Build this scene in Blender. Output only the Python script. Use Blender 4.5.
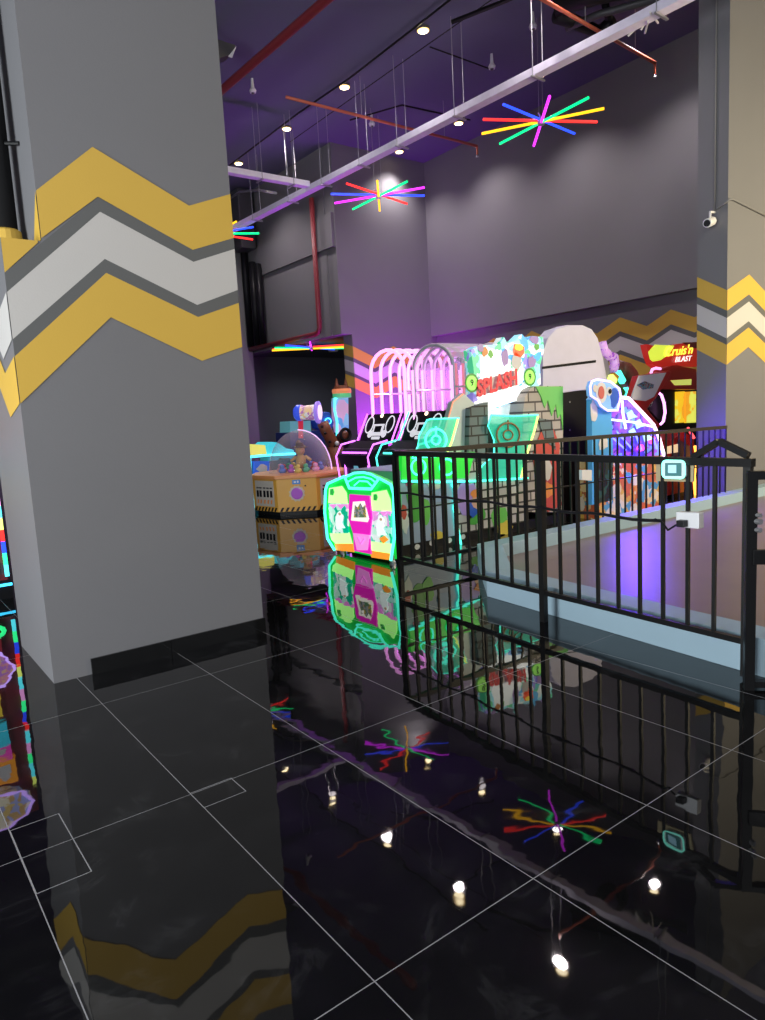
import bpy, bmesh, math, random
from mathutils import Vector, Matrix
random.seed(7)
scn = bpy.context.scene
for o in list(bpy.data.objects): bpy.data.objects.remove(o)

# ------------------------------------------------------------ camera, world, lamps, exposure
W, H = 765, 1020
FPX = 703.73
CAM = Vector((0, 0, 1.4145))
RIGHT = Vector((0.79575729, -0.60323746, -0.05361811))
UP = Vector((0.12259484, 0.07375075, 0.98971275))
FWD = Vector((0.59307743, 0.79414444, -0.13264149))
cd = bpy.data.cameras.new('camera'); cam = bpy.data.objects.new('camera', cd)
scn.collection.objects.link(cam); scn.camera = cam
cd.sensor_fit = 'VERTICAL'; cd.sensor_height = 24; cd.lens = 24 * FPX / H
cd.clip_start = .05; cd.clip_end = 200
m3 = Matrix((RIGHT, UP, -FWD)).transposed()
cam.matrix_world = Matrix.Translation(CAM) @ m3.to_4x4()

scn.view_settings.view_transform = 'Standard'; scn.view_settings.look = 'None'
scn.view_settings.gamma = 1; scn.view_settings.use_curve_mapping = False
scn.view_settings.exposure = 0.0
w = bpy.data.worlds.new('world'); scn.world = w; w.use_nodes = True
w.node_tree.nodes['Background'].inputs[0].default_value = (.48, .50, .57, 1)
w.node_tree.nodes['Background'].inputs[1].default_value = .68

def area(name, loc, size, energy, color, rot=(0, 0, 0)):
    l = bpy.data.lights.new(name, 'AREA'); l.shape = 'RECTANGLE'; l.size = size[0]; l.size_y = size[1]
    l.energy = energy; l.color = color
    o = bpy.data.objects.new(name, l); o.location = loc; o.rotation_euler = rot; scn.collection.objects.link(o); return o
area('lobby_fill_light', (0, -3.5, 6.9), (6, 5), 560, (.97, .98, 1), (math.radians(38), 0, 0))  # unseen fill behind the camera, added to brighten the left pillar front
area('side_fill_light', (-4.5, 2.4, 1.7), (2.6, 2.6), 560, (.92, .98, 1), (math.radians(0), math.radians(-93), 0))  # unseen low fill, added to brighten left-facing sides and the curb
area('hall_fill_light', (10.3, -.6, 3.3), (2.4, 2.0), 520, (1, .85, .54), (math.radians(74), 0, math.radians(-4)))  # unseen warm fill, added low to light the right pillar front

# ------------------------------------------------------------ pixel -> point on a real plane
def ray(q):
    return RIGHT * ((q[0] - W / 2) / FPX) + UP * ((H / 2 - q[1]) / FPX) + FWD
def atx(q, x): d = ray(q); return CAM + d * ((x - CAM.x) / d.x)
def aty(q, y): d = ray(q); return CAM + d * ((y - CAM.y) / d.y)
def atz(q, z): d = ray(q); return CAM + d * ((z - CAM.z) / d.z)

# ------------------------------------------------------------ materials
def mat(name, col, rough=.5, metal=0, em=None, es=0, var=0, vs=6, ior=None, spec=None):
    m = bpy.data.materials.new(name); m.use_nodes = True
    nt = m.node_tree; b = nt.nodes['Principled BSDF']
    b.inputs['Roughness'].default_value = rough; b.inputs['Metallic'].default_value = metal
    b.inputs['Base Color'].default_value = (*col, 1)
    if ior: b.inputs['IOR'].default_value = ior
    if spec is not None: b.inputs['Specular IOR Level'].default_value = spec
    if em is not None:
        b.inputs['Emission Color'].default_value = (*em, 1); b.inputs['Emission Strength'].default_value = es
    # every material carries a little procedural variation
    tc = nt.nodes.new('ShaderNodeTexCoord'); n = nt.nodes.new('ShaderNodeTexNoise'); n.inputs['Scale'].default_value = vs
    n.inputs['Detail'].default_value = 4
    r = nt.nodes.new('ShaderNodeMapRange'); v = var or .06
    r.inputs['To Min'].default_value = 1 - v; r.inputs['To Max'].default_value = 1 + v
    mx = nt.nodes.new('ShaderNodeVectorMath'); mx.operation = 'SCALE'; mx.inputs[0].default_value = col
    nt.links.new(tc.outputs['Object'], n.inputs['Vector']); nt.links.new(n.outputs['Fac'], r.inputs['Value'])
    nt.links.new(r.outputs[0], mx.inputs['Scale']); nt.links.new(mx.outputs[0], b.inputs['Base Color'])
    return m
def neon(name, col, s=3): return mat(name, tuple(c * .5 for c in col), .4, em=col, es=s)
def paint(name, col, rough=.6):
    m = mat(name, col, rough, var=.05, vs=1.3)
    nt = m.node_tree; b = nt.nodes['Principled BSDF']
    tc = nt.nodes['Texture Coordinate']; n = nt.nodes.new('ShaderNodeTexNoise'); n.inputs['Scale'].default_value = 90
    bp = nt.nodes.new('ShaderNodeBump'); bp.inputs['Strength'].default_value = .12; bp.inputs['Distance'].default_value = .004
    nt.links.new(tc.outputs['Object'], n.inputs['Vector']); nt.links.new(n.outputs['Fac'], bp.inputs['Height'])
    nt.links.new(bp.outputs[0], b.inputs['Normal']); return m
def art(name, cols, scale=6, es=0, rough=.35, warp=.6):
    """printed artwork: warped cells of several flat colours"""
    m = mat(name, cols[0], rough); nt = m.node_tree; b = nt.nodes['Principled BSDF']
    tc = nt.nodes['Texture Coordinate']
    n = nt.nodes.new('ShaderNodeTexNoise'); n.inputs['Scale'].default_value = scale * .7
    mp = nt.nodes.new('ShaderNodeVectorMath'); mp.operation = 'MULTIPLY_ADD'
    mp.inputs[1].default_value = (warp,) * 3
    vo = nt.nodes.new('ShaderNodeTexVoronoi'); vo.inputs['Scale'].default_value = scale
    cr = nt.nodes.new('ShaderNodeValToRGB'); cr.color_ramp.interpolation = 'CONSTANT'
    sp = nt.nodes.new('ShaderNodeSeparateColor')
    nt.links.new(tc.outputs['Object'], n.inputs['Vector']); nt.links.new(n.outputs['Color'], mp.inputs[0])
    nt.links.new(tc.outputs['Object'], mp.inputs[2]); nt.links.new(mp.outputs[0], vo.inputs['Vector'])
    nt.links.new(vo.outputs['Color'], sp.inputs[0]); nt.links.new(sp.outputs[0], cr.inputs['Fac'])
    e = cr.color_ramp.elements
    while len(e) < len(cols): e.new(.5)
    for i, c in enumerate(cols): e[i].position = i / len(cols); e[i].color = (*c, 1)
    nt.links.new(cr.outputs[0], b.inputs['Base Color'])
    if es:
        nt.links.new(cr.outputs[0], b.inputs['Emission Color']); b.inputs['Emission Strength'].default_value = es
    return m
def glass(name, col, alpha=.25, rough=.05, es=0):
    m = bpy.data.materials.new(name); m.use_nodes = True; nt = m.node_tree
    b = nt.nodes['Principled BSDF']; b.inputs['Base Color'].default_value = (*col, 1); b.inputs['Roughness'].default_value = rough
    if es: b.inputs['Emission Color'].default_value = (*col, 1); b.inputs['Emission Strength'].default_value = es
    t = nt.nodes.new('ShaderNodeBsdfTransparent'); mx = nt.nodes.new('ShaderNodeMixShader')
    lw = nt.nodes.new('ShaderNodeLayerWeight'); lw.inputs[0].default_value = .25
    mr = nt.nodes.new('ShaderNodeMapRange'); mr.inputs['To Min'].default_value = alpha; mr.inputs['To Max'].default_value = min(1, alpha + .55)
    nt.links.new(lw.outputs['Facing'], mr.inputs['Value']); nt.links.new(mr.outputs[0], mx.inputs[0])
    nt.links.new(t.outputs[0], mx.inputs[1]); nt.links.new(b.outputs[0], mx.inputs[2])
    nt.links.new(mx.outputs[0], nt.nodes['Material Output'].inputs[0]); return m

GREY = paint('grey_wall_paint', (.164, .162, .172)); GREYL = paint('light_grey_paint', (.185, .185, .19))
YEL = paint('yellow_paint', (.62, .39, .055)); WHT = paint('white_paint', (.52, .50, .48)); GAP = paint('dark_grey_band_paint', (.105, .107, .107))
CEIL = paint('navy_ceiling_paint', (.095, .098, .165), .8)
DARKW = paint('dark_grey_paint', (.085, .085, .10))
CURB = paint('pale_blue_curb_paint', (.30, .42, .50), .5)
BLK = mat('black_metal', (.006, .006, .0065), .38, 0, spec=.25); BLKP = mat('black_plastic', (.008, .008, .010), .4, spec=.2)
RUST = mat('red_pipe_paint', (.20, .022, .028), .45); RUSTL = mat('orange_red_pipe_paint', (.50, .11, .06), .45)
TRAY = mat('galvanised_tray_metal', (.78, .74, .88), .5, 0, var=.15, vs=9); ROD = mat('dull_hanger_steel', (.30, .30, .33), .6)
STEEL = mat('steel', (.5, .5, .52), .35, .8); WPL = mat('white_plastic', (.72, .72, .74), .35)
WHITE = mat('white_enamel', (.66, .64, .80), .45); RED = mat('red_enamel', (.55, .02, .02), .3)
TAN = mat('tan_board', (.42, .33, .19), .6); DGREY = mat('dark_grey_plastic', (.06, .06, .065), .4)
BROWN = mat('brown_plastic', (.20, .06, .025), .45); BLUE = mat('blue_plastic', (.03, .12, .62), .3)
ORANGE = mat('orange_plastic', (.75, .22, .03), .4); YPL = mat('yellow_enamel', (.70, .36, .05), .35)
N_HALO = neon('warm_halo_glow', (1, .62, .18), 1.5); N_CORE = neon('downlight_glow', (1, .84, .52), 12)

# floor: polished black tiles, pale grout, faint veins
def floor_mat():
    m = bpy.data.materials.new('polished_black_tile'); m.use_nodes = True; nt = m.node_tree; L = nt.links.new
    b = nt.nodes['Principled BSDF']
    g = nt.nodes.new('ShaderNodeNewGeometry'); s = nt.nodes.new('ShaderNodeSeparateXYZ'); L(g.outputs['Position'], s.inputs[0])
    def M(op, a, bb=None, c=None):
        n = nt.nodes.new('ShaderNodeMath'); n.operation = op
        for i, v in enumerate((a, bb, c)):
            if v is None: continue
            if isinstance(v, (int, float)): n.inputs[i].default_value = v
            else: L(v, n.inputs[i])
        return n.outputs[0]
    X, Y = s.outputs[0], s.outputs[1]
    def gd(c, o, p, wd):   # 1 on a joint
        u = M('FRACT', M('DIVIDE', M('SUBTRACT', c, o), p)); d = M('MULTIPLY', M('MINIMUM', u, M('SUBTRACT', 1, u)), p)
        return M('LESS_THAN', d, wd)
    j = M('MAXIMUM', gd(X, .893, .6, .0016), gd(Y, 2.537 - 12, 1.2, .0016))
    def rect(x0, x1, y0, y1, wd=.0018):
        dx = M('SUBTRACT', M('ABSOLUTE', M('SUBTRACT', X, (x0 + x1) / 2)), (x1 - x0) / 2)
        dy = M('SUBTRACT', M('ABSOLUTE', M('SUBTRACT', Y, (y0 + y1) / 2)), (y1 - y0) / 2)
        return M('LESS_THAN', M('ABSOLUTE', M('MAXIMUM', dx, dy)), wd)
    j = M('MAXIMUM', j, rect(.893, 1.065, 2.41, 2.545)); j = M('MAXIMUM', j, rect(.295, .46, 2.30, 2.75))
    j = M('MAXIMUM', j, rect(.78, .89, 5.0, 5.12))
    # marble veins
    n1 = nt.nodes.new('ShaderNodeTexNoise'); n1.inputs['Scale'].default_value = 1.6; n1.inputs['Detail'].default_value = 7; n1.inputs['Roughness'].default_value = .62
    n1.inputs['Distortion'].default_value = 1.2
    L(g.outputs['Position'], n1.inputs['Vector'])
    v = M('SUBTRACT', 1, M('MULTIPLY', M('ABSOLUTE', M('SUBTRACT', n1.outputs['Fac'], .5)), 34)); v = M('MAXIMUM', v, 0)
    n2 = nt.nodes.new('ShaderNodeTexNoise'); n2.inputs['Scale'].default_value = 5; n2.inputs['Detail'].default_value = 8; L(g.outputs['Position'], n2.inputs['Vector'])
    v = M('MULTIPLY', v, M('MAXIMUM', M('SUBTRACT', M('MULTIPLY', n2.outputs['Fac'], 2.6), 1.25), 0))
    cl = M('MULTIPLY', M('POWER', n2.outputs['Fac'], 3), .05)
    base = M('ADD', M('ADD', .003, M('MULTIPLY', v, .022)), M('MULTIPLY', cl, .22))
    col = nt.nodes.new('ShaderNodeCombineColor'); L(M('MULTIPLY', base, 1.0), col.inputs[0]); L(base, col.inputs[1]); L(M('MULTIPLY', base, 1.05), col.inputs[2])
    mx = nt.nodes.new('ShaderNodeMix'); mx.data_type = 'RGBA'; L(j, mx.inputs[0]); L(col.outputs[0], mx.inputs[6]); mx.inputs[7].default_value = (.26, .26, .27, 1)
    L(mx.outputs[2], b.inputs['Base Color'])
    L(M('ADD', .022, M('MULTIPLY', j, .4)), b.inputs['Roughness'])
    b.inputs['IOR'].default_value = 1.52
    # slow waviness of the polish plus a tiny tilt of its own for each tile
    wv = nt.nodes.new('ShaderNodeTexNoise'); wv.inputs['Scale'].default_value = 5.2; wv.inputs['Detail'].default_value = 1.5; L(g.outputs['Position'], wv.inputs['Vector'])
    wv2 = nt.nodes.new('ShaderNodeTexNoise'); wv2.inputs['Scale'].default_value = 26; wv2.inputs['Detail'].default_value = 0; L(g.outputs['Position'], wv2.inputs['Vector'])
    tx = M('FLOOR', M('DIVIDE', M('SUBTRACT', X, .893), .6)); ty = M('FLOOR', M('DIVIDE', M('SUBTRACT', Y, 2.537 - 12), 1.2))
    cv = nt.nodes.new('ShaderNodeCombineXYZ'); L(tx, cv.inputs[0]); L(ty, cv.inputs[1])
    wn = nt.nodes.new('ShaderNodeTexWhiteNoise'); wn.noise_dimensions = '2D'; L(cv.outputs[0], wn.inputs['Vector'])
    ws = nt.nodes.new('ShaderNodeSeparateColor'); L(wn.outputs['Color'], ws.inputs[0])
    h = M('ADD', M('MULTIPLY', wv.outputs['Fac'], .0009), M('MULTIPLY', wv2.outputs['Fac'], .00003))
    h = M('ADD', h, M('ADD', M('MULTIPLY', X, M('MULTIPLY', M('SUBTRACT', ws.outputs[0], .5), .004)), M('MULTIPLY', Y, M('MULTIPLY', M('SUBTRACT', ws.outputs[1], .5), .004))))
    bp = nt.nodes.new('ShaderNodeBump'); bp.inputs['Strength'].default_value = 1; bp.inputs['Distance'].default_value = 1
    L(h, bp.inputs['Height']); L(bp.outputs[0], b.inputs['Normal'])
    return m
FLOOR = floor_mat()
TILE = mat('black_skirting_tile', (.006, .006, .006), .06, var=.4, vs=5, ior=1.6)

# ------------------------------------------------------------ mesh helpers
ORG = {}
class MB:
    def __init__(s): s.v = []; s.f = []; s.m = []
    def add(s, vs, fs, m=0):
        o = len(s.v); s.v += [Vector(v) for v in vs]
        for f in fs: s.f.append([i + o for i in f]); s.m.append(m)
        return s
    def box(s, a, b, m=0):
        x0, y0, z0 = a; x1, y1, z1 = b
        return s.add([(x0,y0,z0),(x1,y0,z0),(x1,y1,z0),(x0,y1,z0),(x0,y0,z1),(x1,y0,z1),(x1,y1,z1),(x0,y1,z1)],
                     [(0,3,2,1),(4,5,6,7),(0,1,5,4),(1,2,6,5),(2,3,7,6),(3,0,4,7)], m)
    def bar(s, p, q, wd, ht, m=0, up=(0, 0, 1)):
        p = Vector(p); q = Vector(q); d = (q - p).normalized(); u = Vector(up)
        if abs(d.dot(u)) > .98: u = Vector((1, 0, 0))
        r = d.cross(u).normalized() * wd / 2; u = r.cross(d).normalized() * ht / 2
        c = [p-r-u, p+r-u, p+r+u, p-r+u, q-r-u, q+r-u, q+r+u, q-r+u]
        return s.add(c, [(0,3,2,1),(4,5,6,7),(0,1,5,4),(1,2,6,5),(2,3,7,6),(3,0,4,7)], m)
    def prism(s, pts, vec, m=0):
        n = len(pts); v = Vector(vec); P = [Vector(p) for p in pts]
        return s.add(P + [p + v for p in P], [list(range(n)), list(range(2*n-1, n-1, -1))] + [(i, i+n, (i+1) % n + n, (i+1) % n) for i in range(n)], m)
    def tube(s, pts, r, m=0, n=8, closed=False):
        P = [Vector(p) for p in pts]; k = len(P); rings = []
        nrm = None
        for i in range(k):
            if closed: d = (P[(i+1) % k] - P[i-1])
            else: d = P[min(i+1, k-1)] - P[max(i-1, 0)]
            d.normalize()
            if nrm is None:
                a = Vector((0, 0, 1)) if abs(d.z) < .9 else Vector((1, 0, 0)); nrm = (a - d * a.dot(d)).normalized()
            else:
                nrm = (nrm - d * nrm.dot(d)); nrm = nrm.normalized() if nrm.length > 1e-6 else d.orthogonal().normalized()
            bn = d.cross(nrm)
            rings.append([P[i] + (nrm * math.cos(2*math.pi*j/n) + bn * math.sin(2*math.pi*j/n)) * r for j in range(n)])
        vs = [v for rg in rings for v in rg]; fs = []
        for i in range(k if closed else k - 1):
            a = i * n; b = ((i + 1) % k) * n
            fs += [(a+j, a+(j+1) % n, b+(j+1) % n, b+j) for j in range(n)]
        if not closed: fs += [list(range(n))[::-1], [(k-1)*n+j for j in range(n)]]
        return s.add(vs, fs, m)
    def lathe(s, prof, c, ax=(0, 0, 1), n=24, m=0):
        """prof: (radius, distance along axis)"""
        ax = Vector(ax).normalized(); u = ax.orthogonal().normalized(); v = ax.cross(u); c = Vector(c); vs = []
        for r, h in prof: vs += [c + ax*h + (u*math.cos(2*math.pi*j/n) + v*math.sin(2*math.pi*j/n))*max(r, 1e-4) for j in range(n)]
        fs = [(i*n+j, i*n+(j+1) % n, (i+1)*n+(j+1) % n, (i+1)*n+j) for i in range(len(prof)-1) for j in range(n)]
        fs += [list(range(n))[::-1], [(len(prof)-1)*n+j for j in range(n)]]
        return s.add(vs, fs, m)
    def ball(s, c, r, m=0, sq=(1, 1, 1), n=12):
        k = n // 2 + 1; vs = []; c = Vector(c)
        for i in range(k + 1):
            t = math.pi * i / k
            for j in range(n):
                a = 2*math.pi*j/n
                vs.append(c + Vector((r*sq[0]*math.sin(t)*math.cos(a) + 1e-5*math.cos(a), r*sq[1]*math.sin(t)*math.sin(a) + 1e-5*math.sin(a), r*sq[2]*math.cos(t))))
        return s.add(vs, [(i*n+j, (i+1)*n+j, (i+1)*n+(j+1) % n, i*n+(j+1) % n) for i in range(k) for j in range(n)], m)
    def build(s, name, mats, parent=None, smooth=False, org=None, bevel=0):
        if not isinstance(mats, (list, tuple)): mats = [mats]
        if org is None:
            if parent is not None: org = ORG[parent.name]
            else:
                xs = [v.x for v in s.v]; ys = [v.y for v in s.v]; zs = [v.z for v in s.v]
                org = Vector(((min(xs)+max(xs))/2, (min(ys)+max(ys))/2, min(zs)))
        me = bpy.data.meshes.new(name); me.from_pydata([v - org for v in s.v], [], s.f)
        for mm in mats: me.materials.append(mm)
        me.polygons.foreach_set('material_index', s.m)
        me.update()
        bm = bmesh.new(); bm.from_mesh(me); bmesh.ops.recalc_face_normals(bm, faces=bm.faces)
        if bevel: bmesh.ops.bevel(bm, geom=[e for e in bm.edges if e.is_manifold and e.calc_face_angle(0) > .6], offset=bevel, segments=2, affect='EDGES', profile=.6)
        bm.to_mesh(me); bm.free()
        if smooth: me.polygons.foreach_set('use_smooth', [True]*len(me.polygons))
        o = bpy.data.objects.new(name, me); scn.collection.objects.link(o); ORG[o.name] = org
        if parent is None: o.location = org
        else: o.parent = parent
        return o
def thing(name, label, cat, loc, group=None):
    o = bpy.data.objects.new(name, None); scn.collection.objects.link(o); o.location = loc; ORG[o.name] = Vector(loc)
    o.empty_display_size = .1
    return tag(o, label, cat, group)
def tag(o, label, cat, group=None, kind=None):
    o['label'] = label; o['category'] = cat
    if group: o['group'] = group
    if kind: o['kind'] = kind
    return o
def struct(o): o['kind'] = 'structure'; return o
def copy_tree(o, parent=None):
    c = o.copy(); scn.collection.objects.link(c); c.parent = parent
    for ch in [x for x in scn.objects if x.parent == o]: copy_tree(ch, c)
    return c
def text(name, body, loc, size, mats, parent, xa=(1, 0, 0), ya=(0, 0, 1), ext=.004, shear=0, sx=1, fit=None):
    cu = bpy.data.curves.new('t', 'FONT'); cu.body = body; cu.size = 1; cu.extrude = 0; cu.shear = shear; cu.align_x = 'CENTER'; cu.align_y = 'CENTER'
    cu.resolution_u = 3; cu.offset = .035 if body == 'SPLASH' else .012
    t = bpy.data.objects.new('t', cu); scn.collection.objects.link(t); bpy.context.view_layer.update()
    me = bpy.data.meshes.new_from_object(t.evaluated_get(bpy.context.evaluated_depsgraph_get()))
    bpy.data.objects.remove(t)
    xs = [v.co.x for v in me.vertices]; k = (fit / (max(xs) - min(xs))) if fit else size * sx
    xa = Vector(xa).normalized(); ya = Vector(ya).normalized(); za = xa.cross(ya)
    b = MB(); loc = Vector(loc)
    V = [loc + xa*v.co.x*k + ya*v.co.y*size for v in me.vertices]
    b.add(V, [list(p.vertices) for p in me.polygons]); b.add([v + za*ext for v in V], [list(p.vertices) for p in me.polygons])
    return b.build(name, mats, parent)
def circ(c, r, xa, ya, n=20, a0=0, a1=2*math.pi, ry=None):
    c = Vector(c); xa = Vector(xa); ya = Vector(ya); full = abs(a1-a0-2*math.pi) < 1e-3
    return [c + xa*r*math.cos(a0+(a1-a0)*i/(n if full else n-1)) + ya*(ry or r)*math.sin(a0+(a1-a0)*i/(n if full else n-1)) for i in range(n)]
XA = Vector((1, 0, 0)); YA = Vector((0, 1, 0)); ZA = Vector((0, 0, 1))

# ================================================================= SETTING
struct(MB().box((-14, -9, -.1), (16, 20, 0)).build('floor', FLOOR))
struct(MB().box((-14, -9, 7.15), (16, 20, 7.3)).build('ceiling', CEIL))

# tall grey wall on the right, set back below a ledge, zigzag bands painted on the lower part
b = MB().box((11.4, -9, 3.22), (11.9, 13.3, 7.15)); b.box((11.58, -9, 0), (11.9, 13.3, 3.22))
def band(b, knots, top, bot, mi, fn):
    """knots: coordinate along the wall; top, bot: heights; fn(c, z) -> point"""
    for i in range(len(knots) - 1):
        b.add([fn(knots[i], bot[i]), fn(knots[i+1], bot[i+1]), fn(knots[i+1], top[i+1]), fn(knots[i], top[i])], [(0, 1, 2, 3)], mi)
ky = [5.0, 5.55, 6.0, 6.46, 6.89, 7.35, 7.9, 8.4, 8.95, 9.45, 10.0, 10.5, 11.08, 11.7, 12.3, 12.94]
kz = [2.95, 2.74, 2.95, 2.77, 2.96, 2.74, 2.97, 2.74, 2.97, 2.74, 2.99, 2.74, 2.97, 2.72, 2.95, 2.72]
F = lambda c, z: (11.576, c, z)
for k, (off, mi) in enumerate(((0, 1), (.34, 2), (.67, 1))):
    band(b, ky, [z - off for z in kz], [z - off - .25 for z in kz], mi, F)
band(b, ky, [z - .25 for z in kz], [z - .34 for z in kz], 3, F); band(b, ky, [z - .59 for z in kz], [z - .67 for z in kz], 3, F)
struct(b.build('wall_right', [GREY, YEL, WHT, GAP]))

# wall block at the back that catches the purple light
b = MB().box((9.1, 12.95, 0), (11.58, 13.3, 7.15)); b.box((8.82, 12.95, 3.22), (9.1, 13.3, 7.15))
kx = [9.1, 9.67, 10.23, 10.8, 11.38]; kz = [2.96, 2.73, 2.98, 2.74, 2.98]
F = lambda c, z: (c, 12.945, z)
for off, mi in ((0, 1), (.34, 2), (.67, 1)): band(b, kx, [z - off for z in kz], [z - off - .25 for z in kz], mi, F)
band(b, kx, [z - .25 for z in kz], [z - .34 for z in kz], 3, F); band(b, kx, [z - .59 for z in kz], [z - .67 for z in kz], 3, F)
F = lambda c, z: (9.096, c, z)
for off, mi in ((0, 1), (.34, 2), (.67, 1)): band(b, [12.95, 13.3], [2.96 - off, 3.06 - off], [2.71 - off, 2.81 - off], mi, F)
struct(b.build('wall_back_right', [GREY, YEL, WHT, GAP]))
struct(MB().box((8.8, 13.3, 3.22), (9.1, 18, 7.15)).box((8.74, 12.97, 5.05), (8.82, 18, 5.75)).build('wall_back_upper', [GREY]))
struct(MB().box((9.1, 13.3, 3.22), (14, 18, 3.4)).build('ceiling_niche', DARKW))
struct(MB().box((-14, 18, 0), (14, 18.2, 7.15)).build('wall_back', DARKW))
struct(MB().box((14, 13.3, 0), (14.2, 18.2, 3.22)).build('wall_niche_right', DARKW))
struct(MB().box((8.35, 16.95, 0), (8.72, 17.6, 7.15)).build('wall_column_back', GREYL))

# right pillar
b = MB().box((9.0, 4.6, 0), (11.4, 4.99, 7.15))
kx = [9.0, 9.56, 10.1, 10.65, 11.2]; kz = [2.74, 2.97, 2.74, 2.97, 2.74]
F = lambda c, z: (c, 4.596, z)
def five(b, k, kz, F):
    for off, mi in ((0, 1), (.34, 2), (.67, 1)): band(b, k, [z - off for z in kz], [z - off - .25 for z in kz], mi, F)
    band(b, k, [z - .25 for z in kz], [z - .34 for z in kz], 3, F); band(b, k, [z - .59 for z in kz], [z - .67 for z in kz], 3, F)
five(b, kx, kz, F)
five(b, [4.6, 4.99], [2.74, 2.97], lambda c, z: (8.996, c, z))
struct(b.build('wall_pillar_right', [GREY, YEL, WHT, GAP]))

# left pillar with boxed-in casing below 2.45 m
b = MB().box((.97, 4.25, 0), (2.11, 5.2, 7.15)); b.box((.77, 4.25, 0), (.97, 5.2, 2.45))
F = lambda c, z: (c, 4.246, z)
k = [.97, 1.29, 1.83, 2.11]
band(b, k, [2.71, 2.987, 2.742, 2.848], [2.465, 2.721, 2.483, 2.582], 1, F)
k = [.77, 1.295, 1.827, 2.11]
band(b, k, [2.17, 2.641, 2.412, 2.515], [1.925, 2.384, 2.155, 2.262], 2, F)
band(b, k, [1.835, 2.307, 2.082, 2.181], [1.585, 2.06, 1.815, 1.904], 1, F)
band(b, [.77, .95], [2.449, 2.449], [2.27, 2.44], 1, F)
band(b, k, [2.27, 2.721, 2.483, 2.582], [2.17, 2.641, 2.412, 2.515], 3, F)
band(b, k, [1.925, 2.384, 2.155, 2.262], [1.835, 2.307, 2.082, 2.181], 3, F)
F = lambda c, z: (.766, c, z)
k = [4.25, 4.56, 4.9, 5.2]
band(b, k, [1.835, 1.77, 2.04, 2.28], [1.585, 1.52, 1.80, 2.04], 1, F)
band(b, k, [2.17, 2.10, 2.37, 2.44], [1.925, 1.85, 2.13, 2.37], 2, F)
b.add([(.966, 4.25, 2.71), (.966, 4.25, 2.455), (.966, 4.42, 2.455)], [(0, 1, 2)], 1)
struct(b.build('wall_pillar_left', [GREY, YEL, WHT, GAP]))
b = MB().box((.978, 4.236, 0), (1.455, 4.25, .095)).box((1.459, 4.236, 0), (2.118, 4.25, .095)).box((2.11, 4.25, 0), (2.122, 5.2, .095))
struct(b.build('baseboard_pillar', TILE))

# raised matte track floor with pale blue curbs
INNER = mat('matte_grey_track_floor', (.20, .145, .145), .36, var=.12, vs=3)
def cx(y): return 3.55 + .10 * (y - 1.7)
b = MB()
P = [(cx(-2)+.19, -2), (cx(3.75)+.19, 3.66), (4.62, 4.4), (9.0, 4.4), (11.4, 4.4), (11.4, -2)]
b.prism([(x, y, .0) for x, y in P], (0, 0, .08)); struct(b.build('floor_track', INNER))
b = MB()
b.prism([(cx(-2), -2, 0), (cx(3.75), 3.75, 0), (cx(3.75)+.19, 3.66, 0), (cx(-2)+.19, -2, 0)], (0, 0, .2))
b.prism([(cx(3.75), 3.75, 0), (4.5, 4.6, 0), (4.62, 4.4, 0), (cx(3.75)+.19, 3.66, 0)], (0, 0, .2))
b.prism([(4.5, 4.6, 0), (11.4, 4.6, 0), (11.4, 4.4, 0), (4.62, 4.4, 0)], (0, 0, .2))
struct(b.build('trim_curb', CURB, bevel=.006))

# ================================================================= CEILING THINGS
def star(center, ends, label):
    c = Vector(center); t = thing('star_light', label, 'light', c, 'neon star lights hung from the ceiling')
    cols = {'purple': (.80, .03, 1), 'green': (.0, .85, .22), 'yellow': (1, .50, .01), 'red': (1, .03, .025), 'blue': (.02, .07, 1)}
    for i, (cn, ang) in enumerate(ends):
        m = STARM.setdefault(cn, neon('neon_' + cn, cols[cn], 2.0)); d = Vector((math.cos(ang), math.sin(ang), 0))
        z = Vector((0, 0, .012 * (i - 2)))
        MB().tube([c - d*.93 + z, c + d*.93 + z], .021, n=6).build('rod', m, t)
    MB().lathe([(.05, -.05), (.06, 0), (.05, .05)], c, n=12).build('hub', WPL, t)
    for dx in (-.16, .16):
        MB().tube([c + Vector((dx, dx*.6, .04)), (c.x + dx, c.y + dx*.6, 7.15)], .004, n=5).build('hanging_wire', ROD, t)
    MB().bar(c + Vector((-.2, -.12, .045)), c + Vector((.2, .12, .045)), .02, .012).build('cross_bar', STEEL, t)
    return t
STARM = {}
def angs(cq, z, L):
    c = atz(cq, z); out = []
    for n, a, bq in L:
        d = (atz(a, z) - atz(bq, z)); out.append((n, math.atan2(d.y, d.x)))
    return c, out
o7 = lambda u, v: (440 + u / 2.354, v / 2.354)
c, e = angs((541, 121.5), 5.765, [('purple', o7(248, 228), o7(212, 345)), ('green', o7(357, 228), o7(137, 342)), ('yellow', o7(392, 256), o7(90, 318)), ('red', o7(375, 292), o7(95, 286)), ('blue', o7(140, 256), o7(312, 325))])
star(c, e, 'large neon star light hung right of centre before the tall grey wall, purple rod upright')
o8 = lambda u, v: (220 + u / 3.477, 150 + v / 3.477)
c, e2 = angs((378.5, 195.5), 5.63, [('yellow', o8(548, 103), o8(556, 205)), ('green', o8(657, 107), o8(459, 208)), ('purple', o8(714, 128), o8(395, 184)), ('blue', o8(714, 160), o8(388, 154)), ('red', o8(452, 121), o8(652, 188))])
star(c, e2, 'neon star light hung in front of the purple lit wall, yellow rod upright')
c3 = atz((217, 233), 5.66); star(c3, [('red', .1), ('green', -.45), ('blue', -1.0), ('purple', .9), ('yellow', 1.6)], 'neon star light mostly hidden behind the left chevron pillar edge')
c4 = atz((311, 347.5), 3.12)
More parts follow.
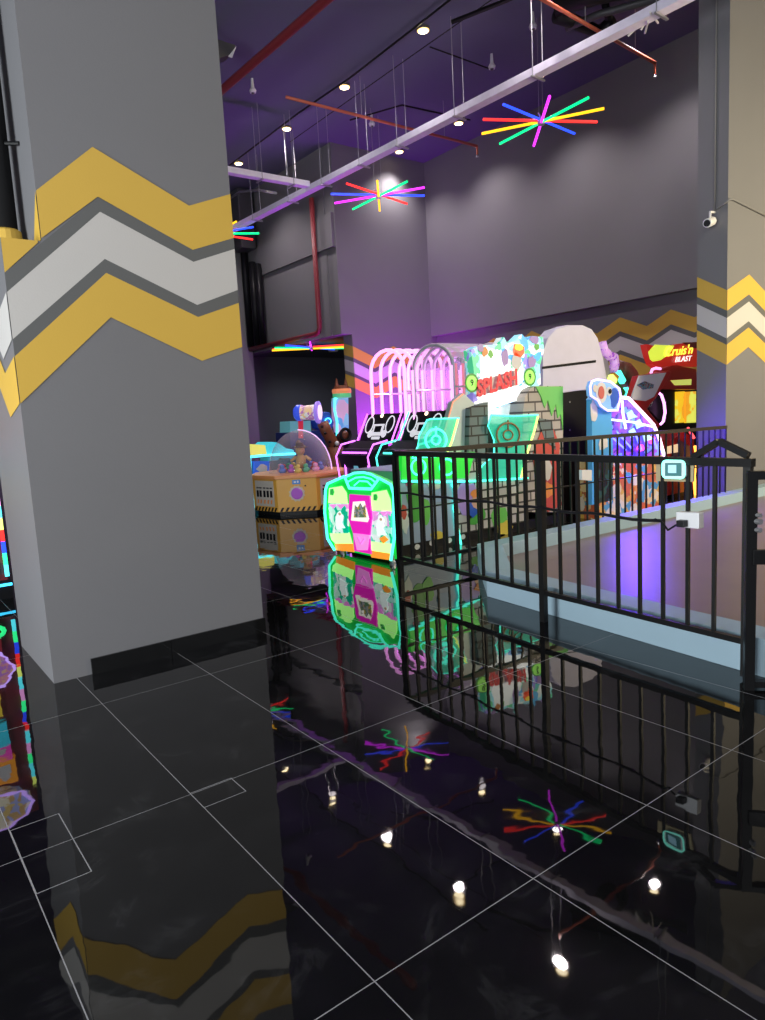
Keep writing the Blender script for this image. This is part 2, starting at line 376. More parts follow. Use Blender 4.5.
t4 = star(c4, [('yellow', -.60), ('green', -.1), ('blue', .35), ('red', -.72), ('purple', 1.0)], 'low neon star light at the mouth of the dark niche under the red pipe')

def downlight(x, y, label, first=[]):
    if first:
        c = copy_tree(first[0]); c.location = (x, y, 7.15); c['label'] = label; return c
    t = thing('ceiling_light', label, 'light', (x, y, 7.15), 'round warm ceiling downlights')
    MB().lathe([(.085, -.035), (.10, -.03), (.105, 0), (.085, 0)], (x, y, 7.15), n=20).build('housing', DGREY, t, smooth=False)
    MB().lathe([(.072, -.04), (.092, -.038), (.092, -.03), (.072, -.03)], (x, y, 7.15), n=20).build('halo_ring', N_HALO, t)  # glowing ring stands in for the warm halo around the lens
    MB().lathe([(.0, -.048), (.072, -.048), (.072, -.03), (0, -.03)], (x, y, 7.15), n=20).build('lens', N_CORE, t)
    l = bpy.data.lights.new('lamp', 'SPOT'); l.energy = 235; l.color = (1, .89, .90); l.shadow_soft_size = .09; l.spot_size = math.radians(125); l.spot_blend = 1
    o = bpy.data.objects.new('lamp', l); scn.collection.objects.link(o); o.parent = t; o.location = (0, 0, -.22)
    first.append(t); return t
LAB = {(7.65, 8.57): 'largest warm ceiling downlight near the top middle of the view', (7.65, 10.68): 'warm ceiling downlight second in the left row, left of the thin red pipe',
       (7.65, 12.72): 'warm ceiling downlight third in the left row above the hanging wires', (7.65, 14.87): 'farthest warm downlight of the left row, beside the chevron pillar',
       (10.5, 10.82): 'warm ceiling downlight just below the long cable tray, right row', (10.4, 12.6): 'farthest warm downlight of the right row above the yellow-rod star light',
       (10.35, 8.6): 'warm ceiling downlight of the right row behind the cable tray', (10.3, 6.46): 'warm ceiling downlight glinting through the cable tray at the top right',
       (7.65, 6.4): 'warm ceiling downlight seen only as the lowest glint in the floor', }
for (x, y), l in LAB.items(): downlight(x, y, l)

def tray(p, q, label, rods, wd=.15, ht=.10):
    p = Vector(p); q = Vector(q); d = (q - p).normalized(); r = d.cross(ZA).normalized()
    t = thing('cable_tray', label, 'cable tray', p)
    b = MB(); b.bar(p, q, wd, .008); 
    for s in (-1, 1): b.bar(p + r*s*wd/2 + ZA*ht/2, q + r*s*wd/2 + ZA*ht/2, .012, ht)
    b.build('channel', TRAY, t)
    for u in rods:
        c = p + (q - p) * u
        for s in (-1, 1):
            MB().tube([c + r*s*(wd/2+.03) - ZA*.03, (c.x + r.x*s*(wd/2+.03), c.y + r.y*s*(wd/2+.03), 7.15)], .005, n=5).build('hanger_rod', ROD, t)
        MB().bar(c - r*(wd/2+.06) - ZA*.03, c + r*(wd/2+.06) - ZA*.03, .03, .02).build('cross_bar', STEEL, t)
    return t
A = atz((640, 24), 5.8); B = atz((320, 187), 5.8); d = (B - A).normalized()
tray(A - d*3.5, A + d*11.2, 'long pale metal cable tray running diagonally across the ceiling', [.1, .22, .34, .44, .53, .60, .68, .76, .86, .95])
A2 = atz((226, 173), 5.86); B2 = atz((308, 187.5), 5.86); d2 = (B2 - A2).normalized()
tray(A2 - d2*2, B2, 'short cable tray meeting the long one above the red pipe', [.25, .5, .72, .9], .14)

def pipe(pts, r, m, label, name='pipe', cat='pipe', n=10): return tag(MB().tube(pts, r, n=n).build(name, m, smooth=True), label, cat)
pipe([atz((190, 128), 6.6), atz((222, 90), 6.6), atz((326, 0), 6.6), atz((360, -30), 6.6)], .06, RUST, 'thick dark red pipe under the ceiling beside the left pillar')
def sprinkler(p, q, label):
    t = thing('sprinkler_pipe', label, 'pipe', p)
    MB().tube([p, q], .025).build('pipe', RUSTL, t, smooth=True)
    MB().tube([q, q - ZA*.16], .02).build('drop_nozzle', RUSTL, t)
    MB().lathe([(.03, -.2), (.012, -.16)], q, n=10).build('sprinkler_head', STEEL, t)
    for u in (.35, .8):
        c = p + (q-p)*u; MB().tube([c, (c.x, c.y, 7.15)], .005, n=5).build('hanger_rod', ROD, t)
sprinkler(atz((286, 97), 6.5), atz((477, 146), 6.5), 'thin red sprinkler pipe ending above the wall, between the two star lights')
sprinkler(atz((540, -2), 6.5), atz((655, 63), 6.5), 'thin red sprinkler pipe at the top right ending near the corner')
q0 = Vector((8.62, 13.5, 6.15))
pipe([q0, (8.62, 13.5, 3.42), (8.62, 13.56, 3.33), (8.62, 13.7, 3.30), (8.62, 16.9, 3.30)], .055, RUST, 'red riser pipe running down the back wall and turning along the niche edge')
t = thing('drain_pipes', 'cluster of black vertical drain pipes in the far back corner', 'pipe', (8.5, 16.2, 3.3))
for y, z1, r in ((16.15, 5.3, .08), (16.45, 5.4, .09), (16.85, 7.1, .09)):
    MB().tube([(8.62, y, 3.36), (8.62, y, z1)], r, n=10).build('pipe', BLKP, t, smooth=True)
MB().tube([atx((228, 200), 8.3), atx((240, 192), 8.3), atx((258, 190), 8.3), atx((276, 193), 8.3)], .03).build('flexible_hose', STEEL, t, smooth=True)
MB().box((8.3, 16.3, 5.7), (8.7, 16.9, 7.1)).build('duct_box', DGREY, t, bevel=.03)
# thin dark conduits under the ceiling
def conduit(qs, z, r, label, m=BLK):
    return tag(MB().tube([atz(q, z) for q in qs], r, n=6).build('ceiling_conduit', m), label, 'conduit')
conduit([(226, 168), (300, 112), (350, 78), (450, 0)], 7.08, .018, 'black ceiling conduit alongside the left row of downlights')
conduit([(290, 142), (420, 50), (520, -20)], 7.06, .009, 'thin black ceiling wire to the right of the left downlights')
conduit([(350, 120), (378, 112), (402, 105), (470, 120)], 7.0, .016, 'bent black conduit in the ceiling middle by the hanger rods')
conduit([(430, 47), (490, 69)], 7.0, .012, 'short black conduit ending in a white smoke detector')
conduit([(452, 22), (500, 3), (530, -10)], 6.95, .035, 'thick black pipe stub at the top centre of the ceiling')
def detector(q, label):
    c = atz(q, 6.92); t = thing('smoke_detector', label, 'smoke detector', c, 'smoke detectors on the ceiling')
    MB().lathe([(.05, 0), (.06, .04), (.03, .09), (.02, .23)], c, n=14).build('body', WPL, t)
    MB().lathe([(.025, -.02), (.03, 0)], c, n=10).build('sensor', DGREY, t)
detector((492, 69), 'small white smoke detector right of the large top downlight'); detector((372, 126), 'small smoke detector above the yellow-rod star light')
detector((533, 29), 'small white detector at the end of a dark conduit, top right'); detector((253, 93), 'small smoke detector by the thick dark red pipe')
c = Vector((5.0, 10.0, 6.9)); t = thing('hanging_speaker', 'small dark speaker box hung beside the top of the left pillar', 'speaker', c)
p = atz((215, 38), 6.9); q = atz((236, 45), 6.9)
MB().prism([p, q, q - ZA*.15 - (q-p)*.25, p - ZA*.28], YA*.25).build('box', DGREY, t, bevel=.01)
MB().prism([q + Vector((0, -.01, -.02)), q + Vector((0, -.01, -.2)) - (q-p)*.25, q + Vector((0, -.01, -.2)) - (q-p)*.45, q + Vector((0, -.01, -.1)) - (q-p)*.2], YA*.01).build('lens', WPL, t)
MB().tube([c + Vector((.0, .1, 0)), (c.x, c.y+.1, 7.15)], .012, n=6).build('hanger_rod', BLK, t)
# dark ducts at the top right
t = thing('ceiling_duct', 'tangle of dark ducts and bent pipes at the top right of the ceiling', 'duct', atz((600, 10), 6.7))
MB().tube([atz((556, 16), 6.75), atz((575, 22), 6.75), atz((598, 32), 6.75), atz((612, 22), 6.75)], .09, n=12).build('elbow', BLKP, t, smooth=True)
MB().tube([atz((555, 5), 6.85), atz((600, -8), 6.85), atz((650, -18), 6.85)], .14, n=14).build('duct', BLKP, t, smooth=True)
MB().tube([atz((566, 28), 6.7), atz((600, 14), 6.7), atz((690, -10), 6.7)], .05, n=10).build('pipe', DGREY, t, smooth=True)
MB().tube([atz((605, 4), 6.8), atz((612, 32), 6.8)], .05, n=10).build('pipe', BLKP, t, smooth=True)
t = thing('cable_bundle', 'short white cable ends poking out of the tray at the top right', 'cable', atz((640, 20), 5.9))
for a, bq in (((641, 30), (650, 14)), ((648, 22), (645, 33)), ((650, 12), (658, 23)), ((628, 36), (650, 16))):
    MB().tube([atz(a, 5.78), atz(bq, 5.9)], .012, n=6).build('cable', WPL, t)
# junction box near the corner pillar top
tag(MB().box((10.9, 5.4, 6.0), (11.38, 5.75, 6.8)).build('loudspeaker', BLKP, bevel=.02), 'black loudspeaker high in the corner above the right pillar', 'speaker')
# security camera on the right pillar
c = atx((710, 222), 8.88); t = thing('security_camera', 'small white security camera on the right chevron pillar', 'camera', c)
dd = Vector((-.85, -.15, -.25)).normalized()
MB().lathe([(.045, -.09), (.055, -.08), (.055, .1), (.048, .11)], c, dd, 16).build('body', WPL, t, smooth=False)
MB().lathe([(.04, .108), (.04, .118)], c, dd, 16).build('lens', BLKP, t)
MB().tube([c + ZA*.05, c + ZA*.12, (9.0, c.y, c.z + .13)], .015).build('bracket', WPL, t)
pipe([(8.985, c.y, c.z + .14), (8.985, c.y, 7.12)], .013, GREYL, 'thin grey conduit running up the right pillar above the security camera', 'conduit', 'conduit')
pipe([(8.985, c.y - .03, c.z + .16), (8.985, 4.60, c.z + .22), (9.01, 4.585, c.z + .24), (9.1, 4.585, c.z+.25), (11.0, 4.585, c.z + .05)], .013, GREYL, 'grey conduit wrapping around the right pillar from the security camera', 'conduit', 'conduit')
# black pipe dropping into the pillar casing
t = thing('drain_pipe', 'black vertical pipe entering the yellow collar on the left pillar', 'pipe', (.84, 4.66, 2.45))
MB().tube([(.865, 4.62, 2.45), (.865, 4.62, 7.15)], .07, n=16).build('pipe', mat('matte_black_pipe', (.010, .010, .011), .7, spec=.2), t, smooth=True)
MB().lathe([(.09, 0), (.095, .02), (.085, .12), (.072, .13)], (.865, 4.62, 2.45), n=20).build('collar', YEL, t)
MB().tube([(.865, 4.62, 3.05), (.97, 4.5, 3.03)], .012).build('bracket', BLK, t)

t = thing('niche_fill_light', 'added round fill light under the ceiling of the dark back niche', 'light', (10.6, 16.0, 3.22))  # fill light added so the niche wall is not black
MB().lathe([(.12, -.05), (.14, 0)], (10.6, 16.0, 3.22), n=20).build('housing', WPL, t)
l = bpy.data.lights.new('lamp', 'SPOT'); l.energy = 150; l.color = (.85, .85, 1); l.shadow_soft_size = .08; l.spot_size = math.radians(165); l.spot_blend = 1
o = bpy.data.objects.new('lamp', l); scn.collection.objects.link(o); o.parent = t; o.location = (0, 0, -.08)
# ================================================================= RAILINGS
def rx(y): return 3.45 + .070 * (y - 1.65)
ZT = 1.115
t = thing('railing', 'near black metal railing in front of the track, facing the walkway', 'railing', (rx(3), 3, 0))
MB().bar((rx(4.70), 4.70, ZT-.02), (rx(1.625), 1.625, ZT-.02), .04, .04).build('top_rail', BLK, t)
MB().bar((rx(4.70), 4.70, .20), (rx(1.65), 1.65, .20), .03, .03).build('bottom_rail', BLK, t)
for y in (4.69, 3.02): MB().bar((rx(y), y, 0), (rx(y), y, ZT-.04), .04, .04).build('post', BLK, t)
MB().bar((rx(1.65), 1.65, .02), (rx(1.65), 1.65, ZT-.04), .035, .035).build('post', BLK, t)
y = 1.82
while y < 4.7:
    if abs(y - 3.02) > .06: MB().bar((rx(y), y, .20), (rx(y), y, ZT-.04), .018, .018).build('baluster', BLK, t)
    y += .1492
# cable running along the rail
pts = []
for i in range(26):
    y = 4.6 - (4.6 - 2.1) * i / 25; pts.append((rx(y) - .022, y, .765 + .006*math.sin(i*1.3)))
tag(MB().tube(pts, .0095, n=6).build('cable', BLKP), 'black cable tied along the middle of the near railing', 'cable')
t = thing('railing', 'far black metal railing standing on the curb before the game machines', 'railing', (6.3, 4.55, 0))
RB = mat('bronze_black_metal', (.035, .027, .018), .4, 0, spec=.3)
MB().bar((3.68, 4.70, 1.095), (8.93, 4.56, 1.035), .04, .04).build('top_rail', RB, t)
MB().bar((3.68, 4.70, .14), (4.62, 4.67, .14), .03, .03).build('bottom_rail', BLK, t)
MB().bar((3.68, 4.70, .60), (8.9, 4.56, .58), .014, .014).build('middle_rail', BLK, t)
x = 3.82
while x < 8.95:
    y = 4.70 - .027*(x-3.69); MB().bar((x, y, .14 if x < 4.62 else (.0 if y > 4.6 else .2)), (x, y, 1.075 - .0115*(x-3.68)), .016, .016).build('baluster', BLK, t)
    x += .131
# peak-shaped bracket over the near rail
pk = [(rx(1.94), 1.94, ZT+.0), (rx(1.80), 1.80, ZT+.083), (rx(1.65), 1.65, ZT+.014)]
b = MB(); b.bar(pk[0], pk[1], .035, .03).bar(pk[1], pk[2], .035, .03)
tag(b.build('angle_bracket', BLK), 'black peaked angle bracket on the near top rail beside the gate', 'bracket')
# gate leaf
g0 = Vector((3.35, 1.585, 0)); gd = Vector((.62, -.78, 0))
t = thing('gate', 'black metal gate leaf with latch at the right edge', 'gate', g0)
MB().bar(g0, g0 + ZA*1.065, .045, .045, up=(.6, -.8, 0)).build('stile', BLK, t)
MB().bar(g0 + ZA*1.045, g0 + gd*1.0 + ZA*1.045, .04, .04).build('top_rail', BLK, t)
MB().bar(g0 + ZA*.03, g0 + gd*1.0 + ZA*.03, .04, .03).build('bottom_rail', BLK, t)
MB().bar(g0 + gd*1.0, g0 + gd*1.0 + ZA*1.065, .045, .045).build('stile', BLK, t)
for k in range(1, 6): MB().bar(g0 + gd*(k/6) + ZA*.03, g0 + gd*(k/6) + ZA*1.03, .018, .018).build('baluster', BLK, t)
b = MB(); b.bar(g0 + ZA*.66 - gd*.02 + Vector((0, -.03, 0)), g0 + ZA*.66 + gd*.16 + Vector((0, -.03, 0)), .03, .07); b.build('latch', BLK, t, bevel=.004)
for z, k in ((.79, .012), (.86, .01), (.83, .014)): MB().lathe([(k, 0), (k, .03)], g0 + ZA*z - YA*.02, (-.3, -1, 0), 10).build('bolt', STEEL, t)
# card reader with its board, and the white box
def rp(q, off=-.02): 
    return atx(q, 3.478 + off)
tag(MB().prism([rp((656, 461), .0), rp((694, 461), .0), rp((693, 482), .0), rp((656, 481), .0)], (.012, 0, 0)).build('mounting_board', TAN), 'tan board fixed to the near railing behind the glowing reader', 'board')
t = thing('card_reader', 'small card reader with glowing cyan and green rim on the near railing', 'card reader', rp((673, 469)))
NRD = neon('reader_rim_glow', (.25, 1, .8), 2.2)
def rr(q0, q1, off, n=6):   # rounded rectangle on the rail plane
    a = rp(q0, off); c = rp(q1, off); y0, y1 = a.y, c.y; z0, z1 = c.z, a.z; r = .022; out = []
    for (cy_, cz_, a0) in ((y1 + r, z1 - r, 0), (y0 - r, z1 - r, 90), (y0 - r, z0 + r, 180), (y1 + r, z0 + r, 270)):
        for i in range(n): th = math.radians(a0 + 90*i/(n-1)); out.append(Vector((a.x, cy_ - r*math.cos(th), cz_ + r*math.sin(th))))
    return out
MB().prism(rr((662, 460), (685, 479), -.035), (.03, 0, 0)).build('body', WPL, t)
MB().tube(rr((662.5, 460.5), (684.5, 478.5), -.038), .005, closed=True, n=6).build('light_rim', NRD, t)
MB().prism([rp((665, 463), -.04), rp((681, 463), -.04), rp((681, 476), -.04), rp((665, 476), -.04)], (.004, 0, 0)).build('screen', mat('reader_screen', (.02, .05, .06), .1, em=(.1, .35, .35), es=.6), t)
MB().prism([rp((668, 465), -.043), rp((676, 465), -.043), rp((676, 473), -.043), rp((668, 473), -.043)], (.003, 0, 0)).build('display', mat('display_glow', (.3, .5, .6), .2, em=(.35, .65, .8), es=.9), t)
t = thing('junction_box', 'white plastic junction box with black plug on the near railing', 'junction box', rp((688, 528)))
MB().prism([rp((676, 512), -.05), rp((699, 513), -.05), rp((699, 529), -.05), rp((676, 527), -.05)], (.05, 0, 0)).build('box', WPL, t, bevel=.004)
MB().box(rp((676, 527), -.09) , rp((688, 520), -.05)).build('plug', BLKP, t, bevel=.004)
MB().tube([rp((676, 525), -.06), rp((668, 530), -.05), rp((662, 522), -.03), rp((655, 519), -.02)], .006, n=6).build('plug_cord', BLKP, t)
tag(MB().prism([aty((582, 470), 4.52), aty((592, 470), 4.52), aty((592, 481), 4.52), aty((582, 480), 4.52)], (0, .05, 0)).build('junction_box', WPL, bevel=.005), 'tiny white box on the far railing before the black cabinet', 'junction box')

# ================================================================= GAME MACHINES
def poly(m, qs, y=None, x=None, th=.01, name='panel', parent=None, bevel=0, zmin=None):
    """a flat panel of real thickness standing in the plane y = const or x = const"""
    P = [aty(q, y) if y is not None else atx(q, x) for q in qs]
    if zmin is not None: P = [Vector((p.x, p.y, max(p.z, zmin))) for p in P]
    b = MB().prism(P, (0, th, 0) if y is not None else (th, 0, 0)); return b.build(name, m, parent, bevel=bevel)
def line(m, qs, y=None, x=None, r=.012, name='neon_tube', parent=None, closed=False):
    return MB().tube([aty(q, y) if y is not None else atx(q, x) for q in qs], r, n=6, closed=closed).build(name, m, parent, smooth=True)
N_GRN = neon('neon_green_tube', (.03, 1, .30), 2.6); N_TEAL = neon('neon_teal_tube', (.08, 1, .72), 2.2); N_CY = neon('neon_cyan_tube', (.10, .85, 1), 2.2)
N_PNK = neon('neon_pink_tube', (1, .42, .92), 1.5); N_PUR = neon('neon_purple_tube', (.75, .16, 1), 2.4); N_VIO = neon('neon_violet_tube', (.55, .35, 1), 3.0)
N_WHT = neon('neon_white_tube', (.85, .85, 1), 2.0); N_BLU = neon('neon_blue_tube', (.10, .12, 1), 5); N_YL = neon('neon_yellow_tube', (.85, 1, .2), 1.8)
BRICK = None
def brick_mat(name, c1, c2, mort, sc):
    m = mat(name, c1, .6); nt = m.node_tree; b = nt.nodes['Principled BSDF']; tc = nt.nodes['Texture Coordinate']
    mp = nt.nodes.new('ShaderNodeMapping'); mp.inputs['Rotation'].default_value = (math.radians(90), 0, 0)
    br = nt.nodes.new('ShaderNodeTexBrick'); br.inputs['Scale'].default_value = sc; br.inputs['Mortar Size'].default_value = .025
    br.inputs['Color1'].default_value = (*c1, 1); br.inputs['Color2'].default_value = (*c2, 1); br.inputs['Mortar'].default_value = (*mort, 1)
    nt.links.new(tc.outputs['Object'], mp.inputs[0]); nt.links.new(mp.outputs[0], br.inputs['Vector']); nt.links.new(br.outputs[0], b.inputs['Base Color']); return m
STONE = brick_mat('painted_stone_blocks', (.55, .49, .45), (.40, .36, .33), (.07, .06, .06), 2.2)
STONED = brick_mat('dark_stone_blocks', (.16, .21, .22), (.12, .17, .18), (.02, .02, .02), 2.4)
STONEW = brick_mat('pale_stone_blocks', (.62, .60, .58), (.48, .46, .45), (.04, .04, .04), 2.3)
GRAF = mat('lime_paint', (.16, .60, .10), .4); LILAC = mat('lilac_print', (.45, .30, .75), .4); SKYB = mat('light_blue_print', (.33, .48, .72), .4)
REDP = mat('red_print', (.62, .08, .06), .4); GRNP = mat('green_print', (.08, .42, .06), .4); YELP = mat('yellow_print', (.75, .60, .08), .4)
ORGP = mat('orange_print', (.85, .30, .06), .4); CREAM = mat('cream_print', (.72, .68, .62), .4); PINKP = mat('pink_print', (.75, .10, .20), .4); SKIN = mat('peach_print', (.75, .45, .33), .4)
def blob(q, r, m, y, parent, name, sx=1, sz=1, n=14, th=.006):
    c = aty(q, y); pts = circ(c, r*sx, XA, ZA, n, ry=r*sz)
    if name not in ('badge', 'eye', 'pupil', 'mouth', 'screw'): pts = [c + (p - c)*random.uniform(.78, 1.18) for p in pts]
    return MB().prism(pts, (0, th, 0)).build(name, m, parent)

# ---- splash shooting game (long side toward us at y = 5.5)
Y = 5.5
t = thing('water_shooting_game', 'big water shooting arcade game with SPLASH header and glowing green shields', 'arcade game', (5.7, 5.9, 0))
MB().box((4.32, Y+.03, 0), (6.95, 6.4, .11)).build('plinth', BLKP, t)
for i, x in enumerate((4.55, 4.75, 5.0, 5.2)):
    MB().prism(circ((x, Y+.026, .055 + .01*(i % 2)), .035, XA, ZA, 10, ry=.03), (0, .004, 0)).build('white_mark', WPL, t)
MB().box((4.30, Y, .10), (5.08, 6.3, .86)).build('front_cabinet', mat('pale_blue_cabinet', (.36, .45, .62), .4), t, bevel=.01)
MB().box((5.08, Y, .10), (6.22, 6.3, .86)).build('brick_cabinet', STONEW, t, bevel=.01)
# artwork on the long side
y = Y - .006
blob((409, 475), .07, PINKP, y, t, 'artwork', 1.0, 2.0); blob((415, 505), .10, GRNP, y, t, 'artwork', 1, 2.2); blob((425, 512), .09, GRAF, y-.003, t, 'artwork', .9, 1.6)
blob((405, 520), .07, WPL, y, t, 'artwork', .8, 2); blob((404, 512), .05, REDP, y-.003, t, 'artwork', .8, 1.4); blob((436, 480), .12, CREAM, y, t, 'artwork', 1.3, 1); blob((441, 495), .08, SKYB, y-.004, t, 'artwork', 1.3, 1)
blob((437, 535), .06, YELP, y, t, 'artwork', 1.6, .8)
blob((468, 500), .15, LILAC, y, t, 'character_artwork', 1, 1.4); blob((477, 515), .13, GRNP, y, t, 'character_artwork', 1.2, .8)
blob((474, 509), .10, BLUE, y-.003, t, 'character_artwork', 1, .9); blob((476, 503), .06, SKIN, y-.006, t, 'character_artwork', 1, 1.1); blob((476, 494), .075, ORGP, y-.009, t, 'character_artwork', 1, .6)
blob((500, 520), .13, GRAF, y, t, 'slime_artwork', 1, 1.1); blob((505, 528), .1, YELP, y-.003, t, 'slime_artwork', 1.2, .8)
line(N_TEAL, [(452, 484), (456, 492), (454, 508), (457, 524), (461, 545)], y=Y-.02, r=.014, parent=t)
# green band with rings
NG = mat('lit_green_panel', (.03, .55, .05), .4, em=(.02, 1, .06), es=.45)
poly(NG, [(402, 455), (475, 452), (468, 478), (402, 480)], y=Y-.02, th=.05, name='lit_band', parent=t)
for q in ((418.5, 467), (447, 467)): line(N_TEAL, [( q[0]+7*math.cos(a*math.pi/8), q[1]+8*math.sin(a*math.pi/8)) for a in range(16)], y=Y-.035, r=.011, name='neon_ring', parent=t, closed=True)
poly(STONED, [(470, 408), (488, 402), (488, 480), (468, 480)], y=Y+.03, th=.25, name='stone_column', parent=t)
line(N_TEAL, [(402, 481), (440, 482), (478, 481), (528, 478)], y=Y-.03, r=.012, parent=t)
# slanted pale side wing
poly(mat('pale_grey_wing', (.62, .72, .72), .4), [(443, 437), (452, 402), (463, 393), (474, 403), (474, 440), (470, 478), (447, 478)], y=Y+.10, th=.06, name='side_wing', parent=t)
line(neon('orange_edge_light', (1, .35, .2), 1.0), [(444, 434), (453, 402), (463, 394)], y=Y+.07, r=.008, parent=t)
# shields
SH = glass('glowing_teal_acrylic', (.02, .62, .42), .42, .5, .42)
def shield(qs, ring, edge, rc, rm):
    s = poly(SH, qs, y=Y-.02, th=.012, name='shield', parent=t)
    line(N_TEAL, qs, y=Y-.03, r=.008, name='edge_light', parent=s, closed=True)
    line(rm, [(rc[0]+ring*math.cos(a*math.pi/10), rc[1]+ring*1.05*math.sin(a*math.pi/10)) for a in range(20)], y=Y-.04, r=.012, name='target_ring', parent=s, closed=True)
    line(rm, [(rc[0]+ring*.42*math.cos(a*math.pi/6), rc[1]+ring*.42*math.sin(a*math.pi/6)) for a in range(12)], y=Y-.04, r=.010, name='target_ring', parent=s, closed=True)
    line(rm, [(rc[0], rc[1]-ring*1.3), (rc[0], rc[1]-ring*.4)], y=Y-.04, r=.01, name='target_bar', parent=s)
    if edge: line(N_YL, edge, y=Y-.045, r=.012, name='yellow_edge_light', parent=s)
shield([(419, 436), (423, 428), (427, 420), (431, 419), (459, 418), (453, 440), (446, 456), (412, 458), (418, 446)], 10.5, [(458, 419), (452, 441), (446, 456)], (436, 440), N_TEAL)
shield([(488, 426), (491, 415), (513, 416), (538, 415), (535, 430), (527, 455), (520, 479), (476, 481), (482, 466), (494, 455), (494, 440)], 11.5, [(538, 416), (534, 432), (526, 457), (521, 478)], (508, 435), mat('bronze_target_ring', (.28, .15, .05), .4))
# stone arch end panel with slime
poly(STONE, [(523, 412), (525, 397), (530, 389), (536, 386), (563, 386), (563, 512), (518, 512)], y=Y-.01, th=.9, name='stone_end_panel', parent=t)
sl = MB(); sl.prism([aty(q, Y-.022) for q in [(536, 386.5), (563, 386.5), (563, 430), (561, 414), (558, 418), (556, 404), (552, 416), (548, 400), (545, 408), (541, 396)]], (0, .01, 0))
sl.build('slime_drip', mat('lit_slime', (.15, .55, .10), .4, em=(.15, .55, .1), es=.12), t)
poly(REDP, [(533, 455), (541, 432), (553, 428), (560, 445), (557, 480), (562, 505), (548, 512), (538, 490)], y=Y-.024, th=.01, name='red_creature_artwork', parent=t)
blob((546, 468), .12, CREAM, Y-.034, t, 'artwork', .8, 1.2); blob((549, 490), .1, ORGP, Y-.034, t, 'artwork', 1.1, .9)
poly(STONED, [(538, 418), (552, 420), (556, 450), (545, 440)], y=Y-.03, th=.01, name='artwork', parent=t)
# header
HY = Y + .12
hd = poly(art('lit_header_artwork', [(.75, .9, .95), (.08, .45, .85), (.35, .85, .95), (.85, .95, .9), (.10, .70, .35), (.95, 1, 1), (.30, .25, .75)], 7, .55), [(473, 402), (474, 372), (471, 350), (478, 346), (500, 344), (504, 337), (508, 345), (516, 340), (522, 334), (528, 341), (532, 336), (543, 337), (544, 350), (540, 366), (541, 384), (523, 398), (500, 407), (484, 412)], y=HY, th=.12, name='header_sign', parent=t)
y = HY - .008
poly(mat('lit_white_panel', (.8, .8, .8), .4, em=(.9, 1, .98), es=1.0), [(481, 390), (481, 356), (490, 350), (502, 356), (510, 366), (516, 376), (523, 362), (524, 380), (516, 388)], y=y, th=.008, name='white_glow_panel', parent=hd)
poly(mat('lit_white_band', (.8, .8, .8), .4, em=(.95, 1, 1), es=1.1), [(476, 395), (530, 384), (530, 396), (500, 406), (484, 410)], y=y, th=.008, name='lower_light_panel', parent=hd)
blob((519, 350), .10, mat('lit_red', (.8, .1, .05), .4, em=(1, .12, .03), es=.8), y-.004, hd, 'cap_artwork', 1, .75); blob((519, 347), .07, mat('lit_gold', (.9, .7, .05), .4, em=(1, .7, .05), es=.9), y-.008, hd, 'cap_artwork', 1, .6)
blob((517, 361), .08, WPL, y-.004, hd, 'beard_artwork', 1, 1.2); blob((485, 352), .05, ORGP, y-.004, hd, 'orange_artwork'); blob((491, 354), .04, GRAF, y-.006, hd, 'green_artwork')
blob((505, 358), .06, LILAC, y-.004, hd, 'splat_artwork', 1, 1.6); blob((535, 340), .06, LILAC, y-.004, hd, 'splat_artwork', 1.4, .8); blob((537, 347), .04, GRAF, y-.006, hd, 'splat_artwork'); blob((532, 362), .07, LILAC, y-.004, hd, 'splat_artwork'); blob((481, 348), .05, LILAC, y-.006, hd, 'splat_artwork')
a = aty((479, 389), y-.02); bq = aty((514, 378.5), y-.02); c = (a + bq)/2
poly(WPL, [(476, 397), (476, 382), (516, 370), (517, 385)], y=y-.006, th=.006, name='lettering_plate', parent=hd)
LRED = mat('lit_red_lettering', (.7, .03, .06), .4, em=(.75, .0, .03), es=.35)
text('lettering', 'SPLASH', c - YA*.015, .25, LRED, hd, xa=(bq - a), ya=(0, 0, 1), ext=.006, fit=.66)
NGB = mat('lit_lime_badge', (.3, .8, .1), .4, em=(.35, 1, .15), es=.8)
for q in ((472, 383), (530, 377)):
    blob(q, .105, mat('badge_green', (.05, .35, .05), .4), y-.012, hd, 'badge'); blob(q, .08, NGB, y-.018, hd, 'badge')
    text('badge_digit', '9', aty(q, y-.022), .1, BLKP, hd, ext=.003)
# header support and glowing lower skirt
poly(mat('lit_skirt', (.6, .7, .7), .4, em=(.75, .85, .85), es=.65), [(478, 411), (500, 407), (525, 400), (520, 414), (500, 424), (486, 420)], y=Y+.2, th=.3, name='skirt', parent=t)
poly(DGREY, [(484, 412), (522, 404), (522, 478), (484, 478)], y=Y+.30, th=.3, name='support_column', parent=t)

LWH = mat('lit_fairy_white', (.8, .85, .85), .4, em=(.85, 1, .95), es=1.0); NG2 = mat('lamp_mark_green', (.05, .5, .1), .4, em=(.05, .7, .1), es=.5); SKIN2 = mat('lit_peach', (.8, .5, .35), .4, em=(.9, .6, .4), es=.5)
